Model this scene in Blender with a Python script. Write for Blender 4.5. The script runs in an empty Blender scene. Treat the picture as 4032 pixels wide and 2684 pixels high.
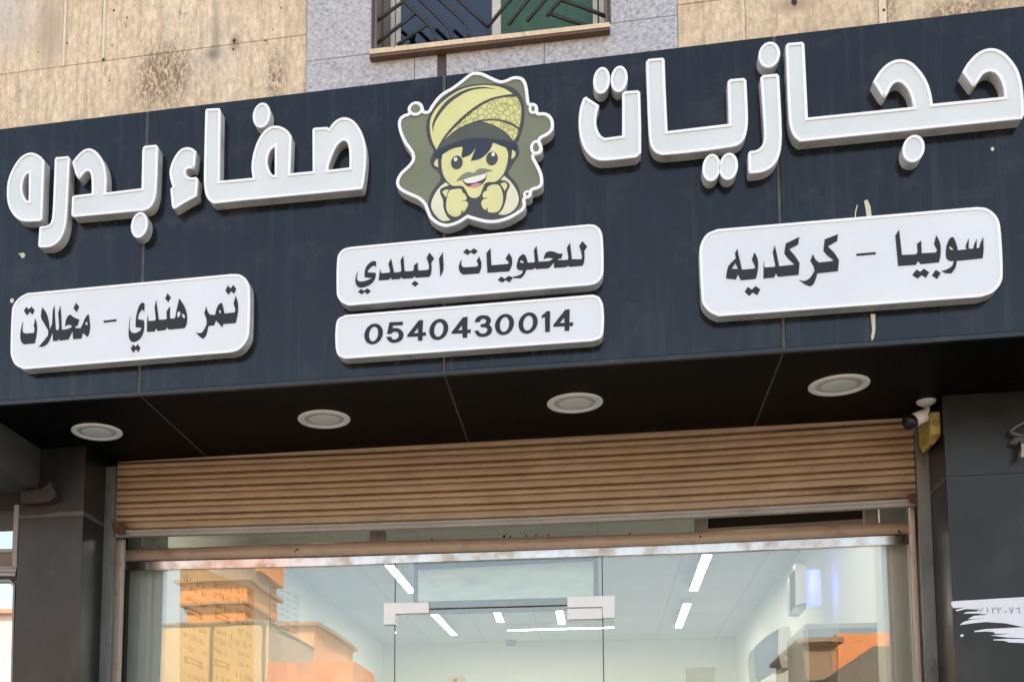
import bpy, math, random
from mathutils import Vector, Matrix
from mathutils.geometry import tessellate_polygon

random.seed(7)
S = bpy.context.scene
COL = S.collection

# ------------------------------------------------------------------ camera
W0, H0 = 4032.0, 2684.0
FPX, PX, PY = 4611.96, 1397.18, 2696.32          # focal length and optical axis of the (shift-corrected) photograph
PITCH, YAW, ROLL = -0.1112, 0.2071, 0.0099
CAM = Vector((0.0, -4.5, 1.55))


def _cam_axes():
    cx, sx = math.cos(PITCH), math.sin(PITCH)
    cy, sy = math.cos(YAW), math.sin(YAW)
    cr, sr = math.cos(ROLL), math.sin(ROLL)
    Ry = Matrix(((cy, 0, sy), (0, 1, 0), (-sy, 0, cy)))
    Rx = Matrix(((1, 0, 0), (0, cx, -sx), (0, sx, cx)))
    Rz = Matrix(((cr, -sr, 0), (sr, cr, 0), (0, 0, 1)))
    M = Rz @ Rx @ Ry
    return [Vector((M[i][0], M[i][2], -M[i][1])) for i in range(3)]


RIGHT, DOWN, FWD = _cam_axes()
cd = bpy.data.cameras.new("camera")
cd.sensor_fit = 'HORIZONTAL'
cd.sensor_width = 36.0
cd.lens = FPX / W0 * 36.0
cd.shift_x = (W0 / 2 - PX) / W0
cd.shift_y = (PY - H0 / 2) / W0
cd.clip_start = 0.05
cd.clip_end = 2000
cam = bpy.data.objects.new("camera", cd)
COL.objects.link(cam)
mw = Matrix.Identity(4)
for i in range(3):
    mw[i][0] = RIGHT[i]
    mw[i][1] = -DOWN[i]
    mw[i][2] = -FWD[i]
    mw[i][3] = CAM[i]
cam.matrix_world = mw
S.camera = cam

# ------------------------------------------------------------------ light
SUN_EL, SUN_AZ = math.radians(50), math.radians(30)   # behind the shop building, a little to the right
wd = bpy.data.worlds.new("World")
S.world = wd
wd.use_nodes = True
nt = wd.node_tree
nt.nodes.clear()
sky = nt.nodes.new("ShaderNodeTexSky")
sky.sky_type = 'NISHITA'
sky.sun_disc = False
sky.sun_elevation = SUN_EL
sky.sun_rotation = SUN_AZ
sky.air_density = 1.0
sky.dust_density = 3.0
sky.ozone_density = 1.0
bg = nt.nodes.new("ShaderNodeBackground")
bg.inputs[1].default_value = 0.12
wo = nt.nodes.new("ShaderNodeOutputWorld")
nt.links.new(sky.outputs[0], bg.inputs[0])
nt.links.new(bg.outputs[0], wo.inputs[0])
sl = bpy.data.lights.new("sun", 'SUN')
sl.energy = 3.2
sl.angle = math.radians(0.5)
sl.color = (1.0, 0.93, 0.82)
sun = bpy.data.objects.new("sun", sl)
COL.objects.link(sun)
sdir = Vector((math.sin(SUN_AZ) * math.cos(SUN_EL), math.cos(SUN_AZ) * math.cos(SUN_EL), math.sin(SUN_EL)))
sun.rotation_euler = sdir.to_track_quat('Z', 'Y').to_euler()
sun.location = (8, 20, 25)
S.view_settings.view_transform = 'Standard'
S.view_settings.look = 'None'
S.view_settings.exposure = 2.5
S.view_settings.use_white_balance = True
S.view_settings.white_balance_temperature = 8150
S.view_settings.white_balance_tint = 10
S.view_settings.gamma = 1.0
S.cycles.use_denoising = True
S.cycles.max_bounces = 10
S.cycles.transparent_max_bounces = 16


# ------------------------------------------------------------------ pixel rays -> points on real planes
def ray(x, y):
    return RIGHT * ((x - PX) / FPX) + DOWN * ((y - PY) / FPX) + FWD


def onY(x, y, Y):
    d = ray(x, y)
    return CAM + d * ((Y - CAM.y) / d.y)


def onZ(x, y, Z):
    d = ray(x, y)
    return CAM + d * ((Z - CAM.z) / d.z)


def onX(x, y, X):
    d = ray(x, y)
    return CAM + d * ((X - CAM.x) / d.x)


def T(crop, pts):
    ox, oy, s = crop
    return [(ox + p[0] / s, oy + p[1] / s) + tuple(p[2:]) for p in pts]


def flat(pts, n=6):
    """closed outline; points with a third value are smooth, the others are corners"""
    N = len(pts)
    P = [Vector((p[0], p[1])) for p in pts]
    sm = [len(p) > 2 for p in pts]
    out = []
    for i in range(N):
        a, b = P[i], P[(i + 1) % N]
        out.append(a.copy())
        if not (sm[i] or sm[(i + 1) % N]):
            continue
        L = (b - a).length
        if L < 1e-9:
            continue
        ta = (P[(i + 1) % N] - P[i - 1]).normalized() * L if sm[i] else (b - a)
        tb = (P[(i + 2) % N] - P[i]).normalized() * L if sm[(i + 1) % N] else (b - a)
        for k in range(1, n):
            t = k / n
            out.append(a * (2 * t**3 - 3 * t * t + 1) + ta * (t**3 - 2 * t * t + t) + b * (3 * t * t - 2 * t**3) + tb * (t**3 - t * t))
    return out


def ell(cx, cy, rx, ry, lean=0.0, n=36):
    return [(cx + rx * math.cos(2 * math.pi * k / n) - lean * ry * math.sin(2 * math.pi * k / n),
             cy + ry * math.sin(2 * math.pi * k / n) - 0.08 * rx * math.cos(2 * math.pi * k / n)) for k in range(n)]


def area(p):
    return 0.5 * sum(p[i][0] * p[(i + 1) % len(p)][1] - p[(i + 1) % len(p)][0] * p[i][1] for i in range(len(p)))


def to_plane(px, Y, ccw=True):
    q = []
    for p in px:
        v = onY(p[0], p[1], Y)
        q.append(Vector((v.x, v.z)))
    r = []
    for v in q:
        if not r or (v - r[-1]).length > 2e-4:
            r.append(v)
    if len(r) > 2 and (r[0] - r[-1]).length < 2e-4:
        r.pop()
    if (area(r) > 0) != ccw:
        r.reverse()
    return r


def offset(p, d):
    N = len(p)
    out = []
    for i in range(N):
        e1 = (p[i] - p[i - 1]).normalized()
        e2 = (p[(i + 1) % N] - p[i]).normalized()
        n1, n2 = Vector((-e1.y, e1.x)), Vector((-e2.y, e2.x))
        m = n1 + n2
        if m.length < 1e-6:
            m = n1.copy()
        m.normalize()
        c = max(0.42, m.dot(n1))
        out.append(p[i] + m * (d / c))
    return out


# ------------------------------------------------------------------ mesh building
class MB:
    def __init__(self):
        self.v, self.f = [], []

    def add(self, vs, fs):
        b = len(self.v)
        self.v += [tuple(x) for x in vs]
        self.f += [tuple(b + i for i in f) for f in fs]
        return self

    def box(self, x0, x1, y0, y1, z0, z1):
        vs = [(x0, y0, z0), (x1, y0, z0), (x1, y1, z0), (x0, y1, z0), (x0, y0, z1), (x1, y0, z1), (x1, y1, z1), (x0, y1, z1)]
        return self.add(vs, [(0, 3, 2, 1), (4, 5, 6, 7), (0, 1, 5, 4), (1, 2, 6, 5), (2, 3, 7, 6), (3, 0, 4, 7)])

    def bbox(self, x0, x1, y0, y1, z0, z1, b=0.003):
        """box with chamfered vertical/horizontal front edges"""
        vs = []
        for (yy, d) in ((y0, b), (y0 + b, 0), (y1, 0)):
            vs += [(x0 + d, yy, z0 + d), (x1 - d, yy, z0 + d), (x1 - d, yy, z1 - d), (x0 + d, yy, z1 - d)]
        fs = [(0, 1, 2, 3), (11, 10, 9, 8)]
        for r in (0, 4):
            for k in range(4):
                fs.append((r + k, r + 4 + k, r + 4 + (k + 1) % 4, r + (k + 1) % 4))
        return self.add(vs, fs)

    def fill(self, polys, y):
        vv = [[Vector((p[0], p[1], 0)) for p in q] for q in polys]
        tri = tessellate_polygon(vv)
        fl = [p for q in polys for p in q]
        fs = []
        for t in tri:
            a, b, c = fl[t[0]], fl[t[1]], fl[t[2]]
            s = (b[0] - a[0]) * (c[1] - a[1]) - (c[0] - a[0]) * (b[1] - a[1])
            if abs(s) < 1e-12:
                continue
            fs.append(tuple(t) if s > 0 else (t[0], t[2], t[1]))
        return self.add([(p[0], y, p[1]) for p in fl], fs)

    def walls(self, p, y0, y1):
        N = len(p)
        vs = [(q[0], y0, q[1]) for q in p] + [(q[0], y1, q[1]) for q in p]
        return self.add(vs, [(i, N + i, N + (i + 1) % N, (i + 1) % N) for i in range(N)])

    def ring(self, a, b, y):
        N = len(a)
        vs = [(q[0], y, q[1]) for q in a] + [(q[0], y, q[1]) for q in b]
        return self.add(vs, [(i, (i + 1) % N, N + (i + 1) % N, N + i) for i in range(N)])

    def prism(self, polys, y0, y1):
        for p in polys:
            self.walls(p, y0, y1)
        self.fill(polys, y0)
        return self

    def tube(self, pts, r, n=8, cap=True):
        pts = [Vector(p) for p in pts]
        rs = r if isinstance(r, (list, tuple)) else [r] * len(pts)
        rings = []
        up = Vector((0.13, 0.21, 0.97))
        for i, p in enumerate(pts):
            d = (pts[min(i + 1, len(pts) - 1)] - pts[max(i - 1, 0)]).normalized()
            u = d.cross(up)
            if u.length < 1e-3:
                u = d.cross(Vector((1, 0, 0)))
            u.normalize()
            w = d.cross(u)
            rings.append([p + (u * math.cos(2 * math.pi * k / n) + w * math.sin(2 * math.pi * k / n)) * rs[i] for k in range(n)])
        vs = [v for q in rings for v in q]
        fs = []
        for i in range(len(pts) - 1):
            for k in range(n):
                fs.append((i * n + k, i * n + (k + 1) % n, (i + 1) * n + (k + 1) % n, (i + 1) * n + k))
        if cap:
            fs.append(tuple(range(n - 1, -1, -1)))
            fs.append(tuple((len(pts) - 1) * n + k for k in range(n)))
        return self.add(vs, fs)

    def lathe(self, prof, c, n=40):
        """profile (r, dz) around the vertical axis through c"""
        vs = []
        for r, dz in prof:
            for k in range(n):
                a = 2 * math.pi * k / n
                vs.append((c[0] + r * math.cos(a), c[1] + r * math.sin(a), c[2] + dz))
        fs = []
        for i in range(len(prof) - 1):
            for k in range(n):
                fs.append((i * n + k, i * n + (k + 1) % n, (i + 1) * n + (k + 1) % n, (i + 1) * n + k))
        return self.add(vs, fs)

    def build(self, name, m, parent=None, smooth=False):
        off = Vector((0, 0, 0))
        q = parent
        while q is not None:
            off += q.location
            q = q.parent
        me = bpy.data.meshes.new(name)
        me.from_pydata([(x - off.x, y - off.y, z - off.z) for x, y, z in self.v], [], self.f)
        me.materials.append(m)
        if smooth:
            me.polygons.foreach_set('use_smooth', [True] * len(me.polygons))
        me.update()
        o = bpy.data.objects.new(name, me)
        COL.objects.link(o)
        o.parent = parent
        return o


def tag(o, label, cat, group=None):
    o['label'] = label
    o['category'] = cat
    if group:
        o['group'] = group
    return o


def thing(name, loc, label, cat, group=None):
    o = bpy.data.objects.new(name, None)
    o.empty_display_size = 0.1
    o.location = loc
    COL.objects.link(o)
    return tag(o, label, cat, group)


def structure(name, mb, m):
    o = mb.build(name, m)
    o['kind'] = 'structure'
    return o


def slab(px, Y, depth):
    """traced outline on the vertical plane Y, given real thickness behind it"""
    return MB().prism([to_plane(px, Y)], Y, Y + depth)


# ------------------------------------------------------------------ materials
def nodes(name):
    m = bpy.data.materials.new(name)
    m.use_nodes = True
    t = m.node_tree
    t.nodes.clear()
    o = t.nodes.new("ShaderNodeOutputMaterial")
    p = t.nodes.new("ShaderNodeBsdfPrincipled")
    t.links.new(p.outputs[0], o.inputs[0])
    return m, t, p, o


def pos_noise(t, scale, sc=(1, 1, 1), detail=4, rough=0.6):
    g = t.nodes.new("ShaderNodeNewGeometry")
    mp = t.nodes.new("ShaderNodeMapping")
    mp.inputs['Scale'].default_value = sc
    n = t.nodes.new("ShaderNodeTexNoise")
    n.inputs['Scale'].default_value = scale
    n.inputs['Detail'].default_value = detail
    n.inputs['Roughness'].default_value = rough
    t.links.new(g.outputs['Position'], mp.inputs[0])
    t.links.new(mp.outputs[0], n.inputs['Vector'])
    return n


def ramp(t, src, stops):
    r = t.nodes.new("ShaderNodeValToRGB")
    e = r.color_ramp.elements
    e[0].position, e[0].color = stops[0][0], tuple(stops[0][1]) + (1,)
    e[1].position, e[1].color = stops[-1][0], tuple(stops[-1][1]) + (1,)
    for s in stops[1:-1]:
        k = e.new(s[0])
        k.color = tuple(s[1]) + (1,)
    t.links.new(src, r.inputs[0])
    return r


def mixc(t, fac, a, b, mode='MIX'):
    n = t.nodes.new("ShaderNodeMix")
    n.data_type = 'RGBA'
    n.blend_type = mode
    for sock, v in ((n.inputs[0], fac), (n.inputs[6], a), (n.inputs[7], b)):
        if isinstance(v, (int, float)):
            sock.default_value = v
        elif isinstance(v, (tuple, list)):
            sock.default_value = tuple(v) + (1,) if len(v) == 3 else v
        else:
            t.links.new(v, sock)
    return n.outputs[2]


def bump(t, p, src, strength=0.2, dist=0.01):
    b = t.nodes.new("ShaderNodeBump")
    b.inputs['Strength'].default_value = strength
    b.inputs['Distance'].default_value = dist
    t.links.new(src, b.inputs['Height'])
    t.links.new(b.outputs[0], p.inputs['Normal'])


def mat(name, c, rough=0.6, spec=0.5, metal=0.0, var=0.12, scale=6, sc=(1, 1, 1), grime=None, gscale=2.0, gsc=(1, 1, 1), glo=0.5, ghi=0.75, rvar=0.0):
    """plain surface with faint procedural variation and, optionally, patches of grime"""
    m, t, p, o = nodes(name)
    n = pos_noise(t, scale, sc)
    lo = tuple(max(0, x * (1 - var)) for x in c)
    hi = tuple(min(1, x * (1 + var)) for x in c)
    col = ramp(t, n.outputs['Fac'], [(0.3, lo), (0.7, hi)]).outputs[0]
    if grime:
        g = pos_noise(t, gscale, gsc, 6, 0.65)
        k = ramp(t, g.outputs['Fac'], [(glo, (0, 0, 0)), (ghi, (1, 1, 1))])
        col = mixc(t, k.outputs[0], col, grime)
    t.links.new(col, p.inputs['Base Color'])
    p.inputs['Roughness'].default_value = rough
    p.inputs['Specular IOR Level'].default_value = spec
    p.inputs['Metallic'].default_value = metal
    if rvar:
        rn = pos_noise(t, 4, (1, 1, 0.4))
        rr = t.nodes.new("ShaderNodeMapRange")
        rr.inputs[3].default_value = max(0.02, rough - rvar)
        rr.inputs[4].default_value = rough + rvar
        t.links.new(rn.outputs['Fac'], rr.inputs[0])
        t.links.new(rr.outputs[0], p.inputs['Roughness'])
    return m


def emit(name, c, s):
    m, t, p, o = nodes(name)
    p.inputs['Base Color'].default_value = (0.8, 0.8, 0.8, 1)
    p.inputs['Emission Color'].default_value = tuple(c) + (1,)
    p.inputs['Emission Strength'].default_value = s
    return m


def glassmat(name, refl, tint=(0.935, 0.95, 0.935), rough=0.0):
    m, t, p, o = nodes(name)
    t.nodes.remove(p)
    tr = t.nodes.new("ShaderNodeBsdfTransparent")
    tr.inputs[0].default_value = tuple(tint) + (1,)
    gl = t.nodes.new("ShaderNodeBsdfGlossy")
    gl.inputs['Roughness'].default_value = rough
    gl.inputs[0].default_value = (1, 1, 1, 1)
    fr = t.nodes.new("ShaderNodeFresnel")
    fr.inputs[0].default_value = 1.5
    ad = t.nodes.new("ShaderNodeMath")
    ad.operation = 'ADD'
    ad.use_clamp = True
    ad.inputs[1].default_value = refl
    n = pos_noise(t, 1.3, (1, 1, 1), 3)
    b = t.nodes.new("ShaderNodeBump")
    b.inputs['Strength'].default_value = 0.02
    b.inputs['Distance'].default_value = 0.02
    t.links.new(n.outputs['Fac'], b.inputs['Height'])
    t.links.new(b.outputs[0], gl.inputs['Normal'])
    mx = t.nodes.new("ShaderNodeMixShader")
    t.links.new(fr.outputs[0], ad.inputs[0])
    t.links.new(ad.outputs[0], mx.inputs[0])
    t.links.new(tr.outputs[0], mx.inputs[1])
    t.links.new(gl.outputs[0], mx.inputs[2])
    t.links.new(mx.outputs[0], o.inputs[0])
    return m


def spot(t, px, py, rx, rz, Y=0.35):
    """soft-edged patch of wear at one place on the wall, as a 0..1 mask"""
    c = onY(px, py, Y)
    g = t.nodes.new("ShaderNodeNewGeometry")
    mp = t.nodes.new("ShaderNodeMapping")
    mp.inputs['Location'].default_value = (-c.x / rx, 0, -c.z / rz)
    mp.inputs['Scale'].default_value = (1 / rx, 0, 1 / rz)
    ln = t.nodes.new("ShaderNodeVectorMath")
    ln.operation = 'LENGTH'
    t.links.new(g.outputs['Position'], mp.inputs[0])
    t.links.new(mp.outputs[0], ln.inputs[0])
    return ramp(t, ln.outputs['Value'], [(0.25, (1, 1, 1)), (1.0, (0, 0, 0))]).outputs[0]


def stone_mat():
    m, t, p, o = nodes("travertine")
    a = pos_noise(t, 1.7, (1, 1, 0.55), 6, 0.6)
    base = ramp(t, a.outputs['Fac'], [(0.28, (0.50, 0.39, 0.275)), (0.42, (0.68, 0.53, 0.365)), (0.56, (0.79, 0.63, 0.445)), (0.74, (0.68, 0.585, 0.465))]).outputs[0]
    b = pos_noise(t, 26, (1, 1, 0.06), 5, 0.65)             # vertical water streaks
    k = ramp(t, b.outputs['Fac'], [(0.48, (0, 0, 0)), (0.70, (0.65, 0.65, 0.65))]).outputs[0]
    c1 = mixc(t, k, base, (0.45, 0.33, 0.23))
    h = pos_noise(t, 48, (1, 1, 0.45), 5, 0.75)             # grain
    kh = ramp(t, h.outputs['Fac'], [(0.33, (0.68, 0.68, 0.68)), (0.67, (1.20, 1.17, 1.12))]).outputs[0]
    c1 = mixc(t, 1.0, c1, kh, 'MULTIPLY')
    v = pos_noise(t, 30, (1, 1, 0.33), 4, 0.6)              # dark pitting of the stone
    kv = ramp(t, v.outputs['Fac'], [(0.63, (0, 0, 0)), (0.70, (0.8, 0.8, 0.8))]).outputs[0]
    zone = pos_noise(t, 1.4, (1, 1, 0.6), 3, 0.5)
    kz = ramp(t, zone.outputs['Fac'], [(0.45, (0, 0, 0)), (0.62, (1, 1, 1))]).outputs[0]
    c2 = mixc(t, mixc(t, 1.0, kv, kz, 'MULTIPLY'), c1, (0.25, 0.18, 0.12))
    wv = pos_noise(t, 62, (1, 1, 0.42), 3, 0.6)              # worm-like eaten surface in the worn patches
    kp = ramp(t, wv.outputs['Fac'], [(0.44, (0.92, 0.92, 0.92)), (0.50, (0, 0, 0)), (0.53, (0, 0, 0)), (0.60, (0.85, 0.85, 0.85))]).outputs[0]
    for q in ((630, 270, 0.17, 0.19), (605, 350, 0.16, 0.17), (700, 300, 0.10, 0.22), (1085, 310, 0.07, 0.20), (3490, 40, 0.06, 0.12), (3800, 40, 0.25, 0.08)):
        c2 = mixc(t, mixc(t, 1.0, kp, spot(t, *q), 'MULTIPLY'), c2, (0.27, 0.175, 0.12))
    for q, col in (((838, 212, 0.055, 0.045), (0.13, 0.11, 0.11)), ((850, 150, 0.03, 0.14), (0.36, 0.29, 0.22)), ((925, 165, 0.03, 0.06), (0.22, 0.14, 0.09)), ((3120, 20, 0.11, 0.05), (0.33, 0.22, 0.15)), ((200, 120, 0.10, 0.25), (0.40, 0.33, 0.25)), ((20, 60, 0.25, 0.30), (0.58, 0.53, 0.49))):
        mk = mixc(t, 1.0, ramp(t, spot(t, *q), [(0.0, (0, 0, 0)), (1.0, (0.85, 0.85, 0.85))]).outputs[0], ramp(t, h.outputs['Fac'], [(0.35, (0.35, 0.35, 0.35)), (0.6, (1, 1, 1))]).outputs[0], 'MULTIPLY')
        c2 = mixc(t, mk, c2, col)
    t.links.new(c2, p.inputs['Base Color'])
    p.inputs['Roughness'].default_value = 0.75
    p.inputs['Specular IOR Level'].default_value = 0.25
    bump(t, p, v.outputs['Fac'], 0.25, 0.006)
    return m


def granite_mat():
    m, t, p, o = nodes("granite")
    a = pos_noise(t, 55, (1, 1, 1), 3, 0.7)
    base = ramp(t, a.outputs['Fac'], [(0.33, (0.25, 0.25, 0.26)), (0.45, (0.42, 0.41, 0.42)), (0.58, (0.52, 0.50, 0.51)), (0.70, (0.66, 0.64, 0.64))]).outputs[0]
    b = pos_noise(t, 2.0, (1, 1, 1), 4)
    k = ramp(t, b.outputs['Fac'], [(0.45, (0, 0, 0)), (0.7, (0.45, 0.45, 0.45))]).outputs[0]
    c = mixc(t, k, base, (0.55, 0.47, 0.42))
    s = pos_noise(t, 140, (1, 1, 1), 2)
    ks = ramp(t, s.outputs['Fac'], [(0.62, (0, 0, 0)), (0.70, (0.8, 0.8, 0.8))]).outputs[0]
    c = mixc(t, ks, c, (0.12, 0.12, 0.14))
    t.links.new(c, p.inputs['Base Color'])
    p.inputs['Roughness'].default_value = 0.45
    return m


def fascia_mat():
    m, t, p, o = nodes("navy_composite_panel")
    a = pos_noise(t, 1.6, (1, 1, 0.5), 5, 0.6)
    base = ramp(t, a.outputs['Fac'], [(0.3, (0.003, 0.005, 0.007)), (0.7, (0.007, 0.010, 0.013))]).outputs[0]
    st = pos_noise(t, 22, (1, 1, 0.05), 4, 0.6)             # dusty run-off streaks
    k = ramp(t, st.outputs['Fac'], [(0.52, (0, 0, 0)), (0.75, (0.35, 0.35, 0.35))]).outputs[0]
    c = mixc(t, k, base, (0.055, 0.062, 0.072))
    d = pos_noise(t, 5, (1, 1, 1), 6, 0.7)
    kd = ramp(t, d.outputs['Fac'], [(0.52, (0, 0, 0)), (0.78, (0.55, 0.55, 0.55))]).outputs[0]
    c = mixc(t, kd, c, (0.055, 0.052, 0.050))
    t.links.new(c, p.inputs['Base Color'])
    rr = t.nodes.new("ShaderNodeMapRange")
    rr.inputs[3].default_value = 0.10
    rr.inputs[4].default_value = 0.24
    t.links.new(d.outputs['Fac'], rr.inputs[0])
    t.links.new(rr.outputs[0], p.inputs['Roughness'])
    p.inputs['Specular IOR Level'].default_value = 0.38
    w = pos_noise(t, 1.1, (1, 1, 1), 2)
    bump(t, p, w.outputs['Fac'], 0.08, 0.03)
    return m


def shutter_mat():
    m, t, p, o = nodes("brown_shutter_paint")
    a = pos_noise(t, 5, (1, 1, 1.5), 4, 0.6)
    base = ramp(t, a.outputs['Fac'], [(0.3, (0.33, 0.215, 0.128)), (0.7, (0.43, 0.29, 0.18))]).outputs[0]
    b = pos_noise(t, 13, (0.8, 1, 1.6), 6, 0.75)
    k = ramp(t, b.outputs['Fac'], [(0.56, (0, 0, 0)), (0.80, (0.6, 0.6, 0.6))]).outputs[0]
    c = mixc(t, k, base, (0.20, 0.11, 0.06))
    for q in ((470, 2080, 0.16, 0.05), (3570, 1960, 0.22, 0.06), (3300, 1930, 0.25, 0.03)):
        c = mixc(t, mixc(t, 1.0, spot(t, *q, 0.885), ramp(t, b.outputs['Fac'], [(0.3, (0.25, 0.25, 0.25)), (0.6, (0.9, 0.9, 0.9))]).outputs[0], 'MULTIPLY'), c, (0.16, 0.075, 0.035))
    s = pos_noise(t, 60, (1, 1, 1), 2)
    ks = ramp(t, s.outputs['Fac'], [(0.70, (0, 0, 0)), (0.76, (0.8, 0.8, 0.8))]).outputs[0]
    c = mixc(t, ks, c, (0.10, 0.055, 0.03))
    t.links.new(c, p.inputs['Base Color'])
    p.inputs['Roughness'].default_value = 0.34
    return m


def floral_mat():
    m, t, p, o = nodes("floral_print")
    g = t.nodes.new("ShaderNodeNewGeometry")
    v = t.nodes.new("ShaderNodeTexVoronoi")
    v.feature = 'DISTANCE_TO_EDGE'
    v.inputs['Scale'].default_value = 46
    t.links.new(g.outputs['Position'], v.inputs['Vector'])
    k = ramp(t, v.outputs['Distance'], [(0.05, (0.38, 0.37, 0.14)), (0.13, (0.68, 0.64, 0.25))]).outputs[0]
    t.links.new(k, p.inputs['Base Color'])
    p.inputs['Roughness'].default_value = 0.4
    return m


def ceiling_mat():
    m, t, p, o = nodes("ceiling_tiles")
    g = t.nodes.new("ShaderNodeNewGeometry")
    b = t.nodes.new("ShaderNodeTexBrick")
    b.offset = 0.0
    b.inputs['Color1'].default_value = (0.62, 0.64, 0.63, 1)
    b.inputs['Color2'].default_value = (0.57, 0.59, 0.59, 1)
    b.inputs['Mortar'].default_value = (0.50, 0.52, 0.52, 1)
    b.inputs['Scale'].default_value = 1.0
    b.inputs['Mortar Size'].default_value = 0.008
    b.inputs['Brick Width'].default_value = 0.6
    b.inputs['Row Height'].default_value = 0.6
    t.links.new(g.outputs['Position'], b.inputs['Vector'])
    t.links.new(b.outputs['Color'], p.inputs['Base Color'])
    p.inputs['Roughness'].default_value = 0.8
    return m


M_STONE, M_GRANITE, M_FASCIA, M_SHUTTER, M_FLORAL, M_CEIL = stone_mat(), granite_mat(), fascia_mat(), shutter_mat(), floral_mat(), ceiling_mat()
M_SIDE = mat("weathered_white_return", (0.58, 0.56, 0.53), 0.5, var=0.10, scale=9, grime=(0.24, 0.215, 0.185), gscale=8, gsc=(1, 1, 0.7), glo=0.5, ghi=0.8)
M_RIM = mat("white_trim", (0.90, 0.90, 0.90), 0.35, var=0.02)
M_FACE = mat("white_acrylic", (0.685, 0.72, 0.70), 0.3, var=0.045, scale=3.5)
M_PLATE = mat("white_sign_face", (0.73, 0.755, 0.755), 0.3, var=0.035, scale=2)
M_INK = mat("dark_grey_vinyl", (0.022, 0.023, 0.025), 0.5, 0.3, var=0.1)
M_SEAM = mat("joint_sealant", (0.085, 0.075, 0.068), 0.7, var=0.25, scale=12)
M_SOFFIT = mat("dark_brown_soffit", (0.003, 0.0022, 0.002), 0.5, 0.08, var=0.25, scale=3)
M_PILLAR = mat("charcoal_cladding", (0.017, 0.017, 0.016), 0.34, 0.36, var=0.35, scale=3.0, grime=(0.045, 0.042, 0.038), gscale=3.5, gsc=(1, 1, 0.6), glo=0.5, ghi=0.78, rvar=0.10)
M_BLACKREV = mat("black_cladding", (0.009, 0.009, 0.009), 0.3, var=0.2, grime=(0.05, 0.048, 0.045), gscale=6, glo=0.55, ghi=0.8)
M_STEEL = mat("weathered_steel", (0.17, 0.168, 0.155), 0.5, 0.5, 0.3, var=0.25, scale=10, sc=(1, 1, 0.5), grime=(0.10, 0.07, 0.05), gscale=9, gsc=(1, 1, 0.5), glo=0.52, ghi=0.75)
M_TAN = mat("tan_aluminium", (0.50, 0.385, 0.30), 0.42, var=0.10, scale=8, sc=(1, 1, 0.3), grime=(0.25, 0.15, 0.10), gscale=14, gsc=(0.4, 1, 1), glo=0.58, ghi=0.8)
M_TANGREY = mat("grey_beige_rail", (0.33, 0.29, 0.25), 0.45, var=0.12, scale=6, grime=(0.16, 0.11, 0.08), gscale=8, gsc=(0.5, 1, 1), glo=0.58, ghi=0.8)
M_DARKGAP = mat("dark_gap", (0.02, 0.014, 0.012), 0.7)
M_POLISHED = mat("polished_aluminium", (0.50, 0.45, 0.42), 0.16, 0.5, 0.9, var=0.12, scale=20, sc=(1, 1, 0.2), grime=(0.30, 0.20, 0.14), gscale=14, gsc=(0.6, 1, 0.5), glo=0.46, ghi=0.68)
M_PATCH = mat("satin_white_fitting", (0.95, 0.955, 0.94), 0.3, 0.6, 0.0, var=0.04)
M_GLASS = glassmat("shop_glass", 0.045)
M_GLASS2 = glassmat("window_glass", 0.02, (0.35, 0.38, 0.45))
M_GLASSG = glassmat("green_window_glass", 0.0, (0.55, 0.75, 0.5))
M_MIRROR = glassmat("reflective_glass", 0.40, (0.85, 0.85, 0.88))
M_SILICONE = mat("dark_silicone", (0.03, 0.03, 0.03), 0.5)
M_LIGHTRING = mat("white_plastic", (0.90, 0.89, 0.83), 0.4, var=0.05)
M_DIFF = mat("frosted_diffuser", (0.80, 0.80, 0.72), 0.35, var=0.06)
M_DIFFDARK = mat("diffuser_edge", (0.55, 0.55, 0.48), 0.4)
M_OLIVE = mat("olive_print", (0.185, 0.195, 0.115), 0.4, var=0.07, scale=3)
M_OUTL = mat("dark_outline_print", (0.050, 0.052, 0.046), 0.4, var=0.05)
M_YEL = mat("pale_yellow_print", (0.70, 0.67, 0.29), 0.4, var=0.06, scale=7)
M_BAND = mat("dark_olive_print", (0.075, 0.082, 0.062), 0.4)
M_HAIR = mat("navy_print", (0.018, 0.024, 0.040), 0.4)
M_SKIN = mat("pale_skin_print", (0.70, 0.67, 0.31), 0.4, var=0.08, scale=6)
M_MOUST = mat("grey_olive_print", (0.20, 0.215, 0.15), 0.4)
M_WHITEP = mat("white_print", (0.80, 0.80, 0.72), 0.4, var=0.02)
M_RED = mat("dark_red_print", (0.12, 0.018, 0.025), 0.4)
M_PINK = mat("pink_print", (0.62, 0.26, 0.27), 0.4)
M_CREAMP = mat("cream_print", (0.74, 0.72, 0.52), 0.4)
M_SILL = mat("sill_stone", (0.74, 0.57, 0.38), 0.6, var=0.15, scale=25, sc=(1, 1, 1), grime=(0.30, 0.19, 0.11), gscale=22, glo=0.60, ghi=0.70)
M_SILLB = mat("brown_sill_underside", (0.16, 0.09, 0.06), 0.6, var=0.15)
M_BROWN = mat("dark_brown_metal", (0.075, 0.042, 0.032), 0.5, var=0.15)
M_WINFR = mat("window_frame_cream", (0.56, 0.53, 0.46), 0.5, var=0.1, scale=12)
M_REVEAL = mat("window_reveal_brown", (0.20, 0.165, 0.135), 0.6, var=0.12)
M_GRILLE = mat("black_wrought_iron", (0.016, 0.015, 0.016), 0.35)
M_CURTAIN = mat("navy_curtain", (0.10, 0.13, 0.24), 0.7, var=0.5, scale=2.5)
M_GREENC = mat("green_curtain", (0.10, 0.20, 0.055), 0.8, var=0.4, scale=3)
M_YBOX = mat("yellowed_plastic", (0.46, 0.35, 0.10), 0.5, var=0.15, scale=14, grime=(0.20, 0.14, 0.04), gscale=18, glo=0.5, ghi=0.7)
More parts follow.
